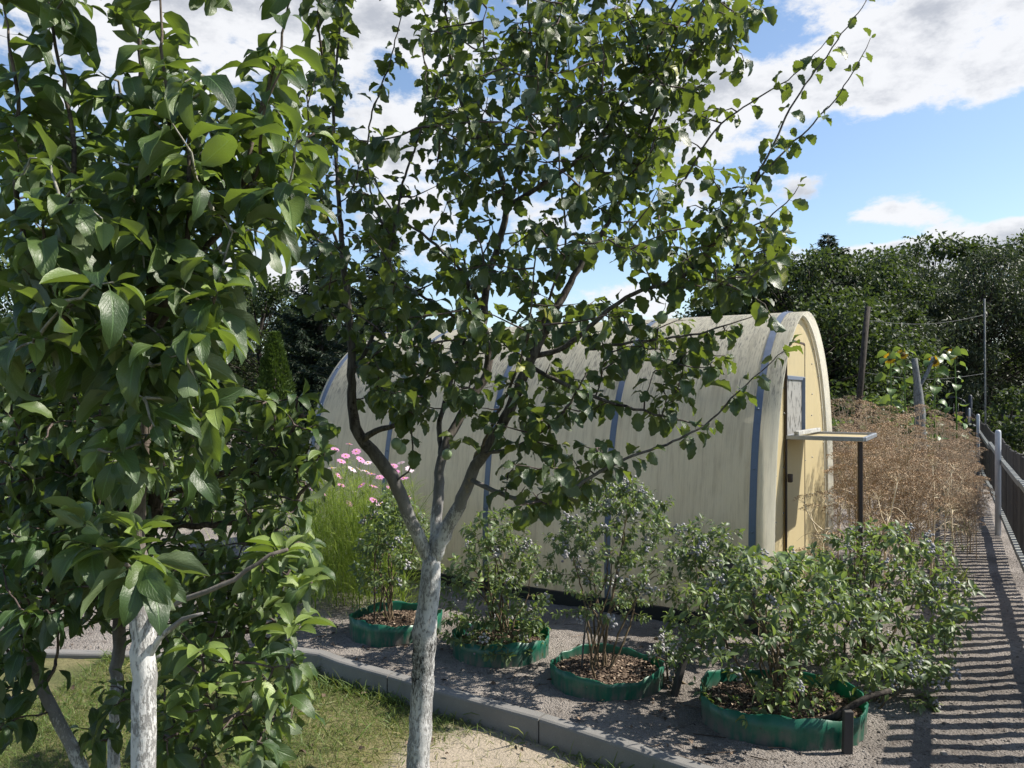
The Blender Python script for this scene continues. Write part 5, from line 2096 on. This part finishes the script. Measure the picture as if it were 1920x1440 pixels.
def build_background():
    rng2 = np.random.default_rng(5)
    # willows and mixed trees to the right
    w0 = clump_tree('willow_tree', 4.8, 4.6, 110, 150, .125, T_WILLOW, M['willow_leaf'], M['dark_bark'], '', base=.10)
    w1 = clump_tree('leafy_tree', 5.2, 5.2, 110, 140, .13, T_TREE, M['tree_leaf'], M['dark_bark'], '', base=.08)
    s0 = spruce('spruce_tree', 6.0, 4.6, '')
    b0 = clump_tree('shrub', 1.5, 1.9, 46, 60, .085, T_TREE, M['tree_leaf'], M['dark_bark'], '', base=.1)
    b0['category'] = 'shrub'
    b0['group'] = 'shrubs under the trees'
    b1 = clump_tree('shrub', 1.35, 1.7, 46, 60, .10, T_TREE, M['berry_leaf'], M['dark_bark'], '', base=.08)
    b1['category'] = 'shrub'
    b1['group'] = 'shrubs under the trees'
    first = {}

    def put(proto, px, d, rot, sc, label, z=0.0):
        if proto.name not in first:
            first[proto.name] = 1
            proto.location = at(px, d, z)
            proto.rotation_euler = (0, 0, rot)
            proto.scale = (sc, sc, sc)
            proto['label'] = label
        else:
            dup(proto, at(px, d, z), rot, sc, label)
    put(s0, 1455, 18.5, .3, .92, 'dark spruce rising right behind the greenhouse ridge')
    put(s0, 1553, 19.5, 1.8, .94, 'tallest spruce with a thin spire between greenhouse and willows')
    put(s0, 1390, 18.0, 2.8, .78, 'short spruce half covered by the plum leaves')
    put(s0, 718, 15.5, .9, .86, 'spruce behind the plum tree with its tip between the branches')
    put(s0, 600, 17.5, 2.2, .88, 'broad dark spruce left of the greenhouse end')
    put(w0, 1690, 24.0, 0, 1.16, 'silvery willow behind the sunflowers')
    put(w0, 1850, 24.0, 1.2, 1.2, 'silvery willow behind the thin metal pole')
    put(w0, 1990, 24.0, 2.1, 1.24, 'large willow at the edge behind the wire fence')
    put(w0, 1575, 21.0, 3.0, 1.0, 'willow directly behind the leaning dark pole')
    put(w1, 1640, 29.0, .4, 1.26, 'dark leafy tree behind the willow row, left of the sunflowers')
    put(w1, 1750, 29.0, 1.4, 1.36, 'tallest dark leafy tree behind the willow row')
    put(w1, 1900, 29.0, 2.6, 1.38, 'dark leafy tree rising behind the metal pole')
    put(w1, 2080, 29.0, 3.3, 1.4, 'dark leafy tree beyond the wire fence corner')
    put(w1, 500, 21, 0.9, .86, 'dark leafy tree behind the thuja')
    put(w1, 650, 20, 4.0, .82, 'dark leafy tree between the two spruces left of the plum')
    put(w1, 420, 24, 5.0, .95, 'dark leafy tree seen past the apple crown')
    put(w1, 250, 21, 2.0, 1.0, 'dark leafy tree hidden behind the columnar apple')
    put(w1, 60, 20, 1.0, .95, 'dark leafy tree far behind the leaning apple')
    put(w1, 1500, 16.8, 2.9, .86, 'dense dark tree right behind the greenhouse gable')
    put(w1, 1600, 19.5, 5.1, .95, 'dense dark tree behind the leaning pole, beside the spire')
    put(w1, 1395, 19.0, 3.7, .88, 'dense dark tree covered by the outer plum twigs')
    put(w1, 1470, 22, 1.9, .75, 'dark leafy tree low behind the spruces')
    labs = ['low shrub behind the dill left of the leaning pole', 'low shrub under the sunflowers', 'low shrub behind the gate', 'low shrub behind the metal pole', 'low shrub beyond the wire fence',
            'low shrub close behind the leaning pole', 'low shrub in front of the spruce, left of the greenhouse', 'low shrub beside the thuja']
    for (px, d, sc), lab in zip([(1585, 13.6, .8), (1690, 13.8, .8), (1700, 17.0, 1.1), (1905, 16.0, 1.1), (1975, 14.0, 1.2), (1640, 14.8, 1.1), (610, 14.5, 1.0), (545, 15.5, .9)], labs):
        put(b0 if rng2.random() < .5 else b1, px, d, rng2.uniform(0, 6), sc, lab)
    # thuja
    root = thing('thuja_tree', at(515, 13.5), 'bright green column of thuja left of the greenhouse', 'tree')
    lf, tr = Mesh(), Mesh()
    b = np.array(at(515, 13.5))
    k = 9000
    z = rng.random(k) ** .9
    rad = .30 * np.minimum(1, (1.02 - z) * 2.4) ** .75 * (.75 + .25 * rng.random(k))
    a = rng.uniform(0, 6.283, k)
    rad = rad * (1 + .18 * np.sin(a * 5 + z * 19))
    pos = b + np.stack([np.cos(a) * rad, np.sin(a) * rad, z * 2.6 + .02], 1)
    place_leaves(lf, [leaf_tmpl(.4, .2, .2, 3, 3, 0, .5, 0, 0)], pos, np.stack([np.cos(a) * .7, np.sin(a) * .7, np.full(k, 1.0)], 1) + rng.normal(size=(k, 3)) * .3, rng.uniform(.05, .10, k), rng.random(k))
    tube(tr, [b, b + UP * 2.3], [.05, .02], 7)
    tr.build('trunk', M['dark_bark'], root)
    lf.build('crown', M['thuja_leaf'], root)
    # pale trunk standing by the sunflowers
    root = thing('dead_tree', at(1722, 12.2), 'pale leafless trunk stump between the sunflowers', 'tree')
    mb = Mesh()
    b = np.array(at(1722, 12.2))
    tube(mb, smooth_line(np.array([b, b + np.array([.03, 0, .9]), P(1720, 720, 12.2), P(1714, 672, 12.2)]), .15), [.12, .115, .11, .105, .10, .095, .09, .085, .08, .075, .07, .06, .05, .045, .04][:len(smooth_line(np.array([b, b + np.array([.03, 0, .9]), P(1720, 720, 12.2), P(1714, 672, 12.2)]), .15))], 9, rough=.06)
    tube(mb, smooth_line(np.array([P(1720, 730, 12.2), P(1738, 700, 12.25), P(1750, 670, 12.3)]), .1), .03, 7, rough=.05)
    mb.build('trunk', M['grey_bark'], root)
    # vegetable rows far left
    mb = Mesh()
    k = 14000
    row = rng.integers(0, 7, k)
    x = rng.uniform(-12, -3.2, k)
    y = 9.5 + row * 1.3 + rng.normal(size=k) * .18
    z = rng.random(k) * (.25 + .25 * np.abs(np.sin(row * 2.1))) * (fbm(x, y, 1.2, 51) > -.35)
    a = rng.uniform(0, 6.283, k)
    place_leaves(mb, T_TREE, np.stack([x, y, z], 1), np.stack([np.cos(a), np.sin(a), rng.uniform(-.2, .9, k)], 1), rng.uniform(.08, .2, k), rng.random(k))
    tag(mb.build('vegetable_plants', M['berry_leaf']), 'rows of green vegetables on the plot left of the greenhouse', 'vegetables', kind='stuff')
    # wood on the horizon
    mb = Mesh()
    k = 26000
    th = rng.uniform(-1.25, 1.25, k)
    rr = rng.uniform(62, 80, k)
    hh = 4.6 + 1.3 * fbm(th * 30, rr * .1, 1.0, 61) + .9 * fbm(th * 130, rr * .1, 1.0, 62)
    z = rng.random(k) ** .6 * hh
    pos = np.stack([np.sin(th) * rr, np.cos(th) * rr, z], 1)
    place_leaves(mb, T_TREE, pos, rng.normal(size=(k, 3)), rng.uniform(.6, 1.5, k), rng.random(k) * .8, .8)
    tag(mb.build('distant_wood', M['tree_leaf']), 'dark wood on the horizon behind the gardens', 'wood', kind='stuff')


build_background()
print('objects', len(bpy.data.objects), 'verts', sum(len(m_.vertices) for m_ in bpy.data.meshes))
